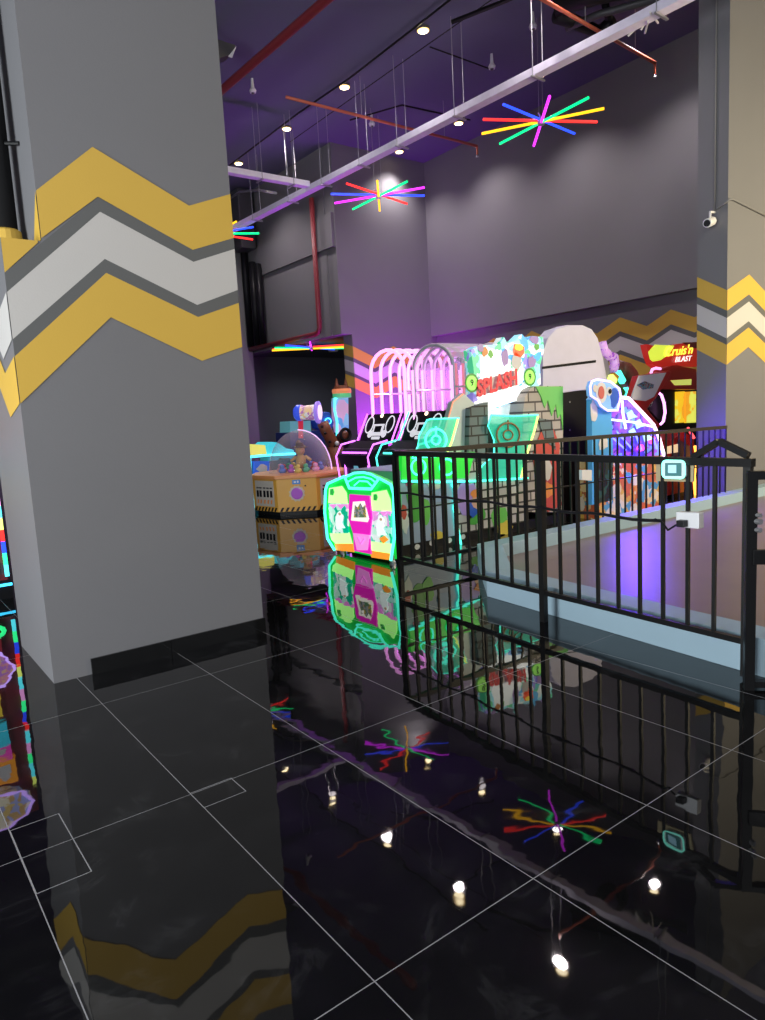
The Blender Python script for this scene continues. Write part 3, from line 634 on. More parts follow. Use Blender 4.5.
# ---- small green kid's game with fairy panels (faces the walkway, plane x = 4.0)
X = 3.98
k = lambda u, v: (315 + u/7.65, 460 + v/7.65)
t = thing('neon_kiosk_game', 'small rounded arcade game with bright green neon and magenta middle panel', 'arcade game', (4.1, 5.7, 0))
KG = mat('lit_green_body', (.02, .45, .06), .4, em=(.0, .9, .08), es=.55)
body = [(80,230),(95,180),(225,125),(300,100),(370,95),(480,140),(580,190),(600,260),(606,600),(580,770),(430,740),(290,710),(150,690),(95,600),(75,400)]
poly(KG, [k(*p) for p in body], x=X, th=.10, name='body', parent=t, bevel=.02)
LG = mat('lit_lime_panel', (.4, .9, .25), .4, em=(.42, 1, .25), es=1.8); LA = art('lit_fairy_artwork', [(.1, .75, .45), (.85, 1, .95), (.0, .55, .3), (.85, 1, .95), (.5, .95, .85), (.95, 1, .95), (.6, 1, .8), (.05, .75, .5), (.8, .4, .8), (.0, .6, .35)], 8, .75)
MG = mat('lit_magenta_panel', (.7, .02, .45), .4, em=(1, .02, .62), es=.75); PK = mat('lit_pink_panel', (.8, .25, .7), .4, em=(1, .32, .85), es=.85)
OR = mat('lit_orange_foot', (.9, .35, .05), .4, em=(1, .35, .03), es=.9)
def kp(m, pts, off, nm): return poly(m, [k(*p) for p in pts], x=X-off, th=.02, name=nm, parent=t)
kp(LG, [(100,330),(108,215),(200,200),(235,250),(245,335)], .012, 'lamp_top'); kp(LA, [(100,335),(248,335),(255,560),(120,560)], .014, 'picture_panel'); kp(LG, [(112,560),(258,560),(280,640),(155,640),(125,610)], .012, 'lamp_bottom')
kp(OR, [(150,640),(285,640),(295,705),(160,690)], .012, 'foot_panel')
kp(LG, [(420,385),(432,250),(540,230),(570,300),(580,390)], .012, 'lamp_top'); kp(LA, [(425,390),(580,390),(582,640),(415,620)], .014, 'picture_panel'); kp(LG, [(415,620),(582,640),(572,715),(410,690)], .012, 'lamp_bottom')
kp(OR, [(420,690),(572,715),(560,765),(430,745)], .012, 'foot_panel')
kp(MG, [(262,262),(415,275),(430,440),(415,600),(425,720),(300,695),(290,560),(255,450)], .030, 'middle_panel')
kp(mat('lit_cream_screen', (.8, .8, .7), .4, em=(1, .97, .85), es=1.0), [(290,320),(375,315),(410,450),(400,475),(275,462)], .036, 'screen')
kp(PK, [(290,560),(415,575),(400,690),(320,690)], .036, 'prize_door')
line(neon('purple_mark_light', (.8, .2, .7), 1), [k(325,590), k(348,640), k(375,600)], x=X-.045, r=.008, name='door_mark', parent=t)
for u, v in ((128, 245), (460, 285)): kp(NG2, [(u-14,v-22),(u+8,v-26),(u+16,v),(u+8,v+26),(u-14,v+22)], .02, 'lamp_mark')
for u, v, sc in ((185, 455, 1), (500, 500, 1.1)):
    kp(LWH, [(u-30*sc,v+10),(u-16*sc,v-50*sc),(u+4,v-66*sc),(u+22*sc,v-30*sc),(u+16*sc,v+24*sc),(u+44*sc,v+66*sc),(u-22*sc,v+70*sc)], .020, 'fairy_figure')
    kp(SKIN2, [(u-10,v-44*sc),(u+4,v-54*sc),(u+14,v-40*sc),(u+4,v-28*sc)], .026, 'fairy_face')
kp(OR, [(490,600),(530,580),(560,610),(520,640)], .022, 'flower'); kp(PK, [(110,345),(140,372),(165,340),(195,375),(225,345),(245,375),(245,338),(110,338)], .022, 'blossom_row'); kp(PK, [(435,395),(460,425),(490,395),(520,430),(550,398),(575,430),(575,392)], .022, 'blossom_row')
blobm = art('screen_picture', [(.2, .4, .2), (.9, .6, .1), (.6, .6, .6), (.2, .2, .3)], 16, .4)
kp(blobm, [(305,345),(325,365),(345,330),(362,365),(382,345),(390,440),(296,440)], .042, 'picture')
MB().tube([atx(k(*p), X-.03) for p in [(95,185),(80,230),(75,400),(95,600),(150,690)]], .014, n=6).build('neon_tube', N_TEAL, t)
line(N_TEAL, [k(95,182), k(225,125), k(262,215), k(430,222), k(490,140), k(580,188), k(602,260), k(606,600), k(580,768)], x=X-.03, r=.014, parent=t)
line(N_TEAL, [k(230,130), k(300,100), k(370,95), k(430,110), k(490,145)], x=X-.03, r=.012, parent=t)
line(N_TEAL, [k(255,165), k(310,135), k(370,130), k(430,145), k(470,180)], x=X-.03, r=.008, parent=t)
line(N_TEAL, [k(300,195), k(340,160), k(400,165), k(435,200)], x=X-.03, r=.008, parent=t)
for q in ((343, 549), (393, 567)):
    c = atx(q, X+.02); MB().lathe([(.035, 0), (.03, .03), (.018, .05), (.018, max(.1, c.z+.03))], (c.x, c.y, 0), n=12).build('foot', STEEL, t)
MB().box((X+.02, atx(k(580, 760), X).y + .12, .08), (X+.10, atx(k(95, 600), X).y - .1, .25)).build('base', DGREY, t)

# ---- two basketball machines: console in front, tunnel of lit ribs behind
MBLK = mat('matte_black_board', (.008, .008, .010), .7, spec=.15); EMB = mat('lit_white_emblem', (.8, .8, .8), .4, em=(.9, .88, .95), es=.55)
def hoop_machine(dy, edge, desk, label, ribm, gm):
    x0 = 5.5; y0 = 7.58 + dy; y1 = 8.33 + dy
    t = thing('basketball_game', label, 'arcade game', (x0+.6, (y0+y1)/2, 0), 'two basketball arcade games side by side')
    MB().box((x0+.06, y0+.02, 0), (x0+.75, y1-.02, .98)).build('cabinet', mat('console_black', (.012, .012, .016), .5, spec=.3), t, bevel=.015)
    # sloping desk lip
    MB().prism([(x0-.02, y0, .90), (x0+.32, y0, 1.08), (x0+.32, y0, .94), (x0+.04, y0, .72)], (0, y1-y0, 0)).build('desk', MBLK, t)
    
    MB().bar((x0-.01, y0+.06, .935), (x0-.01, y1-.12, .935), .02, .022).build('desk_light', desk, t)
    # back board, leaning away
    P = [Vector((x0+.34, y0-.05, 1.04)), Vector((x0+.34, y1-.02, 1.04)), Vector((x0+.52, y1-.06, 1.44)), Vector((x0+.52, y0-.08, 1.44))]
    bb = MB().prism(P, (.04, 0, -.01)).build('back_board', MBLK, t)
    ua = Vector((0, -1, 0)); va = (P[3]-P[0]); va.y = 0; va.normalize(); nn = ua.cross(va); nn = nn if nn.x < 0 else -nn
    cc = (P[0]+P[1]+P[2]+P[3])/4 + nn*.02
    for s in (-1, 1):
        MB().tube(circ(cc + ua*s*.235 + va*.05, .085, ua, va, 18, ry=.12), .009, closed=True, n=6).build('scope_emblem', EMB, bb)
        MB().prism(circ(cc + ua*s*.16 - va*.09, .055, ua, va, 10), nn*.006).build('scope_emblem', EMB, bb)
    MB().prism([cc + ua*a*.12 + va*(b2*.085 - .03) for a, b2 in ((-1,-1),(1,-1),(1,1),(-1,1))], nn*.008).build('scope_emblem', EMB, bb)
    MB().prism([cc + ua*a*.075 + va*(b2*.045 - .02) for a, b2 in ((-1,-1),(1,-1),(1,1),(-1,1))], nn*.012).build('scope_screen', BLKP, bb)
    MB().prism([cc + ua*a*.09 + va*(b2*.02 - .15) for a, b2 in ((-1,-1),(1,-1),(1,1),(-1,1))], nn*.01).build('scope_emblem', EMB, bb)
    MB().prism(circ(cc + va*.18, .03, ua, va, 10), nn*.01).build('lamp_dot', mat('warm_dot', (1, .8, .6), .4, em=(1, .75, .5), es=2), bb)
    for s in (0, 1):
        yy = (y0-.005, y1+.005)[s]
        MB().tube([(x0+.02, yy, .45), (x0-.04, yy, .88), (x0+.06, yy, 1.04), (x0+.30, yy, 1.08)], .012, n=6).build('neon_tube', edge, t)
        MB().tube([(x0+.32, yy+(-.05, .0)[s], 1.04), (x0+.51, yy+(-.08, -.05)[s], 1.45)], .012, n=6).build('neon_tube', edge, t)
        MB().tube([(x0+.04, (y0+.1, y1-.1)[s], .5), (x0+.04, (y0+.1, y1-.1)[s], .84)], .016, n=6).build('neon_tube', edge, t)
    MB().box((x0+.03, (y0+y1)/2-.04, .55), (x0+.06, (y0+y1)/2+.06, .78)).build('coin_panel', mat('coin_panel', (.2, .5, .6), .3, em=(.2, .6, .8), es=.3), t)
    # ribs
    for i in range(6):
        xr = 6.02 + i*.17; ya = y0 - .17; yb = y1 - .17; zt = 2.30 if not gm else 2.26; pts = [(xr, yb, .5), (xr, yb, zt-.28)]
        pts += [(xr, (ya+yb)/2 + (yb-ya)/2*math.cos(a*math.pi/10), zt-.28 + .28*math.sin(a*math.pi/10)) for a in range(1, 10)] + [(xr, ya, zt-.28), (xr, ya, .5)]
        MB().tube(pts, .024, n=8).build('rib', gm or ribm, t, smooth=True)
        if gm:
            for yy in (ya, yb): MB().tube([(xr-.03, yy, .6), (xr-.03, yy, 1.98)], .017, n=6).build('light_tube', ribm, t, smooth=True)
    if gm:
        b = MB(); ya = y0 - .19; yb = y1 - .15; pr = [(yb, .6), (yb, zt-.26)] + [((ya+yb)/2 + (yb-ya)/2*math.cos(a*math.pi/12), zt-.26 + .29*math.sin(a*math.pi/12)) for a in range(1, 12)] + [(ya, zt-.26), (ya, .6)]
        for i in range(len(pr)-1):
            (yc, zc), (yd, zd) = pr[i], pr[i+1]; b.add([(6.0, yc, zc), (6.9, yc, zc), (6.9, yd, zd), (6.0, yd, zd)], [(0, 1, 2, 3)])
        b.build('clear_canopy', glass('frosted_canopy', (.62, .60, .66), .22, .3), t, smooth=True)
    for yy, zz in ((y1-.2, 1.72), (y0-.2, 1.72)):
        MB().tube([(6.02, yy, zz), (6.87, yy, zz)], .014, n=6).build('side_rod', STEEL, t)
    MB().box((6.0, y0-.2, .3), (6.95, y1-.2, .5)).build('ball_bed', DGREY, t)
    MB().box((6.9, y0-.2, .0), (6.96, y1-.2, 2.05)).build('rear_panel', mat('rear_panel_grey', (.3, .3, .33), .5), t)
    l = bpy.data.lights.new('lamp', 'POINT'); l.energy = 30 if not gm else 8; l.color = (.75, .18, 1); l.shadow_soft_size = .06
    o = bpy.data.objects.new('lamp', l); scn.collection.objects.link(o); o.parent = t; o.location = Vector((6.45, (y0+y1)/2-.2, 1.75)) - Vector(t.location)
    return t
hoop_machine(0, N_PUR, N_PUR, 'basketball arcade game with purple lit console and bright pink ribs', N_PNK, None)
RIBG = mat('pale_grey_rib', (.78, .75, .80), .45); 
hoop_machine(-.95, N_TEAL, N_TEAL, 'basketball arcade game with green lit console, pale grey and pink ribs', N_PNK, RIBG)
# clear curved canopy over the nearer basketball machine
t = thing('curved_canopy', 'grey translucent curved canopy panels between pink ribs and the SPLASH header', 'canopy', (7.35, 6.82, 0))
CAN = glass('frosted_acrylic', (.62, .60, .64), .38, .3)
arc = [(7.21, .5), (7.21, 2.02)] + [(6.85 + .37*math.cos(a*math.pi/8), 2.02 + .27*math.sin(a*math.pi/8)) for a in range(1, 8)] + [(6.48, 2.02), (6.48, .5)]
for i in range(4):
    xr = 7.05 + i*.2
    MB().tube([(xr, a, z) for a, z in [(7.21, 0)] + arc + [(6.48, 0)]], .028, n=8).build('rib', RIBG, t, smooth=True)
b = MB()
for i in range(len(arc)-1):
    (ya, za), (yb, zb) = arc[i], arc[i+1]; b.add([(7.0, ya, za), (7.7, ya, za), (7.7, yb, zb), (7.0, yb, zb)], [(0, 1, 2, 3)])
b.build('canopy_sheet', CAN, t)
DR = neon('dim_red_tube', (.9, .25, .35), .7)
for q in ((455, 345), (462, 345), (469, 347)):
    p = aty(q, 6.44); MB().tube([(p.x, 6.44, .1), (p.x, 6.44, 2.0)], .018, n=6).build('light_tube', DR, t)

# ---- white dome backed cabinet
Y = 6.0
t = thing('domed_cabinet', 'tall white round-topped cabinet back with a black slot', 'arcade cabinet', (7.8, 6.3, 0))
dome = [(543, 412), (543, 352), (548, 338), (556, 329), (568, 325), (583, 325), (592, 329), (598, 338), (603, 356), (606, 372), (608, 388), (576, 391), (563, 393), (563, 412)]
poly(WHITE, dome, y=Y, th=.2, name='hood', parent=t, bevel=.02)
poly(BLKP, [(543, 366.5), (596, 360), (596, 362.5), (543, 369)], y=Y-.012, th=.014, name='slot', parent=t)
poly(mat('grey_side', (.30, .29, .33), .5), [(599, 352), (607, 356), (611, 375), (610, 440), (600, 440)], y=Y+.15, th=.35, name='side_panel', parent=t)
P = [aty(q, Y+.02) for q in [(556, 395), (600, 390)]]
MB().box((P[0].x, Y+.02, 0), (P[1].x, Y+.4, P[1].z)).build('cabinet', BLKP, t)
for q in ((570, 402), (570, 430)): blob(q, .012, STEEL, Y+.01, t, 'screw')

# ---- blue creature machine with violet neon
Y = 5.25
t = thing('creature_shooting_game', 'blue arcade game with violet neon window and glowing creature head sign', 'arcade game', (7.9, 5.4, 0))
s5 = lambda u, v: (580 + u/5.464, 330 + v/5.464)
CY = mat('cyan_side', (.08, .38, .72), .4, em=(.08, .38, .75), es=.12)
poly(CY, [s5(62, 380), s5(100, 330), s5(170, 420), s5(180, 640), (613, 470), (613, 500), (592, 505), (592, 400)], y=Y+.02, th=.08, name='side_column', parent=t)
blob((594, 410), .08, CREAM, Y+.01, t, 'artwork', .8, 1.8); blob((603, 444), .1, CREAM, Y+.01, t, 'artwork', 1.0, .8)
WIN = art('lit_violet_artwork', [(.10, .05, .65), (.22, .08, .85), (.05, .03, .35), (.15, .30, .85), (.30, .06, .65), (.06, .04, .5), (.12, .06, .7)], 8, .5)
poly(WIN, [s5(172, 440), s5(215, 380), s5(270, 380), s5(400, 520), s5(440, 600), (664, 460), (613, 462), (612, 440)], y=Y+.04, th=.08, name='window_panel', parent=t)
JUNG = art('jungle_artwork', [(.75, .45, .08), (.70, .14, .05), (.80, .35, .08), (.85, .65, .30), (.60, .15, .05), (.10, .35, .50), (.80, .72, .55)], 6.5, .04)
P0 = aty((600, 520), Y); P1 = aty((664, 515), Y)
b = MB().prism([(P0.x, Y+.02, 0), (P1.x, Y+.02, 0), (P1.x, Y+.02, aty((664, 455), Y).z), (P0.x, Y+.02, aty((600, 462), Y).z)], (0, .32, 0)); b.build('lower_cabinet', JUNG, t)
head = [s5(55,310), s5(65,280), s5(95,270), s5(165,282), s5(215,320), s5(222,360), s5(205,440), s5(150,440), s5(115,415), s5(100,385), s5(60,360)]
hs = poly(mat('lit_sky_blue', (.25, .50, .85), .4, em=(.15, .4, .9), es=.25), head, y=Y-.06, th=.06, name='creature_head_sign', parent=t)
line(N_VIO, head, y=Y-.07, r=.013, name='neon_tube', parent=hs, closed=True)
blob(s5(118, 342), .105, WPL, Y-.07, hs, 'mouth', 1, 1.2); blob(s5(118, 342), .07, mat('mouth_red', (.6, .12, .10), .5), Y-.078, hs, 'mouth', .8, 1.1)
blob(s5(160, 335), .055, WPL, Y-.07, hs, 'eye'); blob(s5(166, 335), .03, BLKP, Y-.078, hs, 'pupil'); blob(s5(190, 365), .11, BLUE, Y-.066, hs, 'patch', .8, 1.1); blob(s5(85, 320), .05, CREAM, Y-.07, hs, 'snout')
line(neon('neon_lilac_tube', (1, .72, 1), 2.2), [s5(215, 368), s5(265, 372), s5(330, 440), s5(400, 515), s5(430, 580), (664, 455), (665, 470)], y=Y+.01, r=.022, parent=t)
line(N_WHT, [s5(230, 385), s5(235, 460), s5(250, 540)], y=Y+.01, r=.015, parent=t); line(N_WHT, [s5(175, 490), s5(300, 505), s5(405, 530)], y=Y+.01, r=.013, parent=t)
for pts in ([s5(180, 590), s5(250, 655)], [s5(205, 560), s5(285, 650)], [s5(300, 560), s5(335, 655)], [s5(390, 560), s5(420, 650)]): line(N_BLU, pts, y=Y+.01, r=.012, parent=t)
for q in ((632, 415), (640, 424), (648, 437), (634, 433)):
    MB().prism([aty((q[0]+dx, q[1]+dz), Y+.012) for dx, dz in ((-5, -2), (0, -5), (2, -1), (6, 2), (1, 3), (-3, 5))], (0, .01, 0)).build('splash_artwork', mat('lit_pale_blue', (.4, .7, .95), .4, em=(.4, .7, 1), es=.9), t)
for q in ((641, 448), (652, 440)): blob(q, .06, mat('lit_hot_pink', (.9, .1, .5), .4, em=(1, .1, .5), es=.8), Y+.014, t, 'artwork', 1.4, .8)
l = bpy.data.lights.new('lamp', 'AREA'); l.size = .6; l.energy = 75; l.color = (.12, .04, 1)
o = bpy.data.objects.new('lamp', l); scn.collection.objects.link(o); o.parent = t; o.location = Vector((7.9, 5.2, .95)) - Vector(t.location); o.rotation_euler = (math.radians(-62), 0, 0)

# ---- dinosaur ride behind, brown creature and lilac tentacle
t = thing('dinosaur_game', 'brown dinosaur figure with lilac spotted horn behind the blue creature game', 'arcade figure', (9.0, 6.3, 0))
Y = 6.15
b = MB(); P = [aty(s5(*q), Y+.1) for q in [(215, 205), (250, 215), (280, 250), (300, 300), (290, 360), (300, 420)]]
b.tube(P, .11, n=10); b.ball(aty(s5(225, 210), Y+.1), .12, sq=(1.4, .8, .8)); b.tube([P[-1], (P[-1].x, P[-1].y, 0)], .2, n=10)
b.build('body', mat('brown_scales', (.25, .08, .05), .5, var=.5, vs=18), t, smooth=True)
b = MB(); b.tube([aty(s5(*q), Y) for q in [(118, 70), (130, 115), (155, 140), (185, 150), (190, 190), (178, 225)]], .07, n=10)
b.build('spotted_horn', art('lilac_spots', [(.75, .40, .9), (.75, .4, .9), (.35, .05, .6), (.8, .5, .95)], 14, .35), t, smooth=True)
for a, bq, m in (((175, 245), (200, 265), YPL), ((205, 230), (235, 285), N_TEAL), ((245, 320), (262, 365), N_TEAL), ((262, 395), (268, 410), N_CY), ((190, 290), (235, 350), GRNP), ((165, 255), (190, 280), N_YL)):
    MB().bar(aty(s5(*a), Y-.05), aty(s5(*bq), Y-.05), .07, .07).build('light_bar' if m in (N_TEAL, N_CY, N_YL) else 'wing_plate', m, t)

# ---- red racing cabinet
Y = 5.9
t = thing('racing_game', 'red driving arcade game with yellow and red marquee and glowing yellow screen', 'arcade game', (10.1, 6.3, 0))
mq = MB().prism([aty(s5(*q), Y) for q in [(362, 78), (380, 80), (450, 100), (540, 75), (640, 65), (640, 200), (545, 190), (420, 205), (395, 185), (378, 140)]], (0, .10, 0)).build('marquee', mat('lit_red_marquee', (.5, .02, .02), .35, em=(.7, .02, .01), es=.35), t)
y = Y - .008
poly(mat('lit_yellow_green', (.7, .8, .05), .4, em=(.8, .95, .08), es=.75), [s5(*q) for q in [(375, 120), (410, 80), (515, 85), (490, 130), (440, 165), (400, 172), (385, 160)]], y=y, th=.008, name='yellow_flash', parent=mq)
poly(mat('lit_dark_red', (.25, .01, .01), .4), [s5(*q) for q in [(560, 68), (640, 66), (640, 100), (600, 95)]], y=y, th=.008, name='shade_panel', parent=mq)
LY = mat('lit_yellow_lettering', (.9, .8, .05), .4, em=(1, .9, .1), es=1.2); LW = mat('lit_white_lettering', (.8, .8, .8), .4, em=(1, .9, .85), es=1.0)
a = aty(s5(460, 135), y-.012); bq = aty(s5(612, 118), y-.012)
text('lettering', "Cruis'n", (a+bq)/2 + ZA*.03, .19, LY, mq, xa=bq-a, ext=.004, shear=.35, fit=(bq-a).length)
a = aty(s5(515, 158), y-.012); bq = aty(s5(608, 150), y-.012)
text('lettering', 'BLAST', (a+bq)/2 - ZA*.015, .11, LW, mq, xa=bq-a, ext=.004, shear=.3, fit=(bq-a).length)
poly(RED, [s5(*q) for q in [(395, 245), (440, 215), (520, 190), (635, 215), (640, 325), (450, 322), (430, 280)]], y=Y+.04, th=.14, name='canopy', parent=t)
poly(mat('lit_logo_plate', (.4, .5, .1), .4, em=(.7, .75, .15), es=.7), [s5(*q) for q in [(497, 275), (610, 268), (608, 300), (520, 302)]], y=Y+.03, th=.01, name='logo_plate', parent=t)
poly(BLKP, [s5(*q) for q in [(440, 325), (640, 322), (640, 1010), (480, 1010), (440, 520)]], y=Y+.25, th=.3, name='rear_housing', parent=t, zmin=.0)
SCR = art('glowing_yellow_screen', [(.95, .80, .05), (1, .62, .02), (.85, .88, .12), (.95, .4, .02)], 5, .85)
for a, bq in ((525, 572), (576, 634)):
    poly(SCR, [s5(a, 338), s5(bq, 335), s5(bq, 505), s5(a, 508)], y=Y+.23, th=.02, name='screen', parent=t)
seat = poly(RED, [s5(*q) for q in [(283, 370), (318, 250), (490, 222), (500, 232), (425, 360), (365, 430), (440, 520), (425, 540), (300, 420), (290, 395)]], y=Y-.12, th=.10, name='side_fin', parent=t, bevel=.01)
poly(WPL, [s5(*q) for q in [(283, 365), (325, 250), (472, 232), (405, 365), (360, 388), (288, 380)]], y=Y-.14, th=.02, name='white_plate', parent=t)
poly(art('car_print', [(.05, .15, .4), (.5, .1, .05), (.02, .02, .02), (.1, .5, .5)], 22), [s5(*q) for q in [(312, 300), (355, 280), (405, 298), (400, 318), (345, 325)]], y=Y-.15, th=.01, name='car_print', parent=t)
poly(BLKP, [s5(*q) for q in [(375, 430), (430, 350), (450, 420), (445, 500), (420, 480)]], y=Y-.02, th=.02, name='opening', parent=t)
line(neon('neon_magenta_tube', (1, .4, 1), 2.2), [s5(*q) for q in [(425, 340), (445, 355), (460, 400), (465, 450), (455, 500), (440, 515)]], y=Y-.10, r=.02, parent=t)
line(N_PNK, [s5(*q) for q in [(388, 235), (395, 215), (415, 208), (440, 212)]], y=Y-.02, r=.02, parent=t)
MB().lathe([(.10, -.03), (.10, .03)], aty((683, 437), Y), (0, 1, 0), 20).build('steering_wheel', BLKP, t)
# lower seats
b = MB(); P = aty((676, 500), Y-.2)
b.prism([aty(q, Y-.3) for q in [(664, 520), (667, 470), (672, 440), (682, 430), (694, 438), (697, 470), (697, 520)]], (0, .35, 0))
b.v = [Vector((v.x, v.y, max(v.z, .05))) for v in b.v]; b.build('seat', RED, t, bevel=.01)
poly(mat('grey_seat_pad', (.16, .12, .16), .6), [(673, 452), (680, 440), (690, 446), (692, 468), (674, 470)], y=Y-.32, th=.03, name='seat_pad', parent=t)
poly(mat('lit_sticker', (.8, .6, .3), .4, em=(1, .7, .4), es=.8), [(666, 447), (678, 444), (679, 452), (666, 454)], y=Y-.33, th=.012, name='sticker', parent=t)
line(neon('neon_orange_tube', (1, .38, .05), 3.5), [(695, 446), (697, 458), (694, 475), (696, 500)], y=Y-.4, r=.022, parent=t)
line(neon('neon_red_tube', (1, .08, .10), 2.5), [(688, 428), (694, 438)], y=Y-.4, r=.02, parent=t)
MB().box((9.5, Y-.3, 0), (10.6, Y+.5, .06)).build('base', BLKP, t)

# ---- yellow prize machine with glass dome
C0 = Vector((5.69, 9.75, 0)); t = thing('prize_dome_game', 'yellow octagonal prize machine with hazard stripes and clear dome', 'arcade game', C0)
vd = Vector((C0.x, C0.y, 0)).normalized(); ph = math.atan2(-vd.y, -vd.x) + math.radians(22.5) - .10
R = .78
def octo(r, z): return [Vector((C0.x + r*math.cos(ph + i*math.pi/4), C0.y + r*math.sin(ph + i*math.pi/4), z)) for i in range(8)]
MB().prism(octo(R*.93, 0), (0, 0, .07)).build('plinth', BLKP, t)
cab = MB().prism(octo(R, .06), (0, 0, .50)).build('cabinet', YPL, t, bevel=.008)
MB().prism(octo(R*1.05, .555), (0, 0, .055)).build('rim', mat('orange_rim', (.75, .30, .10), .4), t, bevel=.01)
o = octo(R, 0)
def face(i, u, z, off=.006):
    a = o[i]; c = o[(i+1) % 8]; n = ((a+c)/2 - C0).normalized(); return a + (c-a)*u + Vector((0, 0, z)) + n*off, (c-a).normalized(), n
# faces 7 and 0.. : the one turned to the camera carries the porthole
fi = min(range(8), key=lambda i: (((o[i]+o[(i+1) % 8])/2) - Vector((0, 0, 0))).length)
def onf(i, pts, m, off, nm, th=.006):
    P = [face(i, u, z, off)[0] for u, z in pts]; n = face(i, 0, 0)[2]; MB().prism(P, n*th).build(nm, m, cab)
for i in (fi-1, fi, fi+1):
    i %= 8
    for kx_ in range(7):
        u = .04 + kx_*.135; onf(i, [(u, .065), (u+.06, .065), (u+.12, .125), (u+.06, .125)], BLKP, .001, 'hazard_stripe')
cc, ux, nn = face(fi, .5, .33); 
MB().prism([cc + ux*math.cos(a*math.pi/12)*(.125 if a % 2 else .108) + ZA*math.sin(a*math.pi/12)*(.125 if a % 2 else .108) for a in range(24)], nn*.006).build('gear_ring', mat('beige_gear', (.55, .48, .36), .4), cab)
MB().lathe([(.088, .004), (.088, .012), (.075, .016)], cc, nn, 24).build('porthole', mat('purple_porthole', (.28, .08, .38), .2, em=(.3, .08, .4), es=.25), cab)
sgn = 1 if face(fi, 1, 0)[0].dot(RIGHT) > face(fi, 0, 0)[0].dot(RIGHT) else -1
fr = (fi + sgn) % 8; fl_ = (fi - sgn) % 8
onf(fi, [(.40, .47), (.60, .47), (.60, .535), (.40, .535)], mat('blue_plate', (.05, .25, .65), .4), .001, 'number_plate')
onf(fi, [(.44, .49), (.49, .49), (.49, .515), (.44, .515)], WPL, .008, 'plate_mark'); onf(fi, [(.52, .49), (.56, .49), (.56, .52), (.52, .52)], WPL, .008, 'plate_mark')
onf(fi, [(.70, .43), (.74, .43), (.74, .45), (.70, .45)], BLKP, .001, 'lock')
for ff in (fr, fl_):
    onf(ff, [(.12, .14), (.88, .14), (.88, .53), (.12, .53)], mat('beige_panel', (.55, .50, .44), .5), .002, 'notice_panel')
    random.seed(3)
    for u in (.18, .30, .46, .60, .74):
        onf(ff, [(u, .28), (u+.08, .28), (u+.08, .38), (u, .38)], BLKP, .009, 'notice_mark'); onf(ff, [(u, .41), (u+.09, .41), (u+.09, .43), (u, .43)], DGREY, .009, 'notice_mark')
        onf(ff, [(u, .18), (u+.05, .18), (u+.07, .24), (u+.02, .24)], ORGP, .009, 'notice_mark')
DG = glass('clear_dome', (.75, .75, .85), .05, .04)
pr = [(.50*math.cos(a*math.pi/2/10), .60 + .66*math.sin(a*math.pi/2/10)) for a in range(11)]
b = MB(); n = 32
for r, h in pr: b.v += [Vector((C0.x + max(r, .003)*math.cos(2*math.pi*j/n), C0.y + max(r, .003)*math.sin(2*math.pi*j/n), h)) for j in range(n)]
for i in range(10):
    for j in range(n): b.f.append([i*n+j, i*n+(j+1) % n, (i+1)*n+(j+1) % n, (i+1)*n+j]); b.m.append(0)
b.build('dome', DG, t, smooth=True)
rt = Vector((vd.y, -vd.x, 0))
MB().tube([C0 + rt*(.505*math.cos(a*math.pi/16)) + ZA*(.60 + .665*math.sin(a*math.pi/16)) for a in range(0, 9)], .010, n=6).build('dome_light', neon('dome_edge_glow', (.9, .6, 1), .9), t)
b = MB().lathe([(.035, .6), (.03, 1.0), (.05, 1.05), (.02, 1.1)], C0 + vd*.1, n=14); b.build('mast', mat('dark_brass', (.2, .12, .05), .4), t)
# bear figure and toys inside the dome
bc = C0 - vd*.12 + rt*.02 + ZA*.61
fb = thing('bear_figure', 'tan bear figure in a dark hat standing inside the clear dome', 'toy', bc)
FUR = mat('tan_fur', (.50, .34, .12), .8); HATM = mat('dark_brown_felt', (.09, .04, .02), .8)
b = MB(); b.ball(bc + ZA*.17, .085, sq=(1, .9, 1.35)); b.ball(bc + ZA*.33, .075)
b.ball(bc + ZA*.32 - vd*.07, .035)
for s in (-1, 1):
    b.tube([bc + rt*s*.05 + ZA*.12, bc + rt*s*.06 + ZA*.0], .032); b.tube([bc + rt*s*.07 + ZA*.24, bc + rt*s*.16 + ZA*.17], .024)
    b.ball(bc + rt*s*.065 + ZA*.385, .025)
b.build('body', FUR, fb, smooth=True)
MB().lathe([(.13, .38), (.13, .39), (.07, .395), (.06, .45), (.02, .46)], bc, n=16).build('hat', HATM, fb)
pals = [(.5, .05, .05), (.1, .2, .6), (.45, .1, .5), (.6, .5, .1), (.08, .4, .2), (.6, .3, .4)]
labs = ['red', 'blue', 'violet', 'yellow', 'green', 'pink']
PM = [mat(labs[i] + '_plush', c, .8) for i, c in enumerate(pals)]
i = 0
for a in range(0, 360, 26):
    r = .33 if i % 2 else .26; p = C0 + Vector((r*math.cos(math.radians(a)), r*math.sin(math.radians(a)), .645))
    b = MB(); b.ball(p, .055, sq=(1.1, 1.1, .8)); b.ball(p + ZA*.06, .038); 
    for s in (-1, 1): b.ball(p + ZA*.078 + rt*s*.022, .012, n=8)
    tag(b.build('plush_toy', PM[i % 6], smooth=True), 'tiny %s plush toy lying on the bed of the clear dome machine' % labs[i % 6], 'toy', 'plush toys inside the clear dome'); i += 1

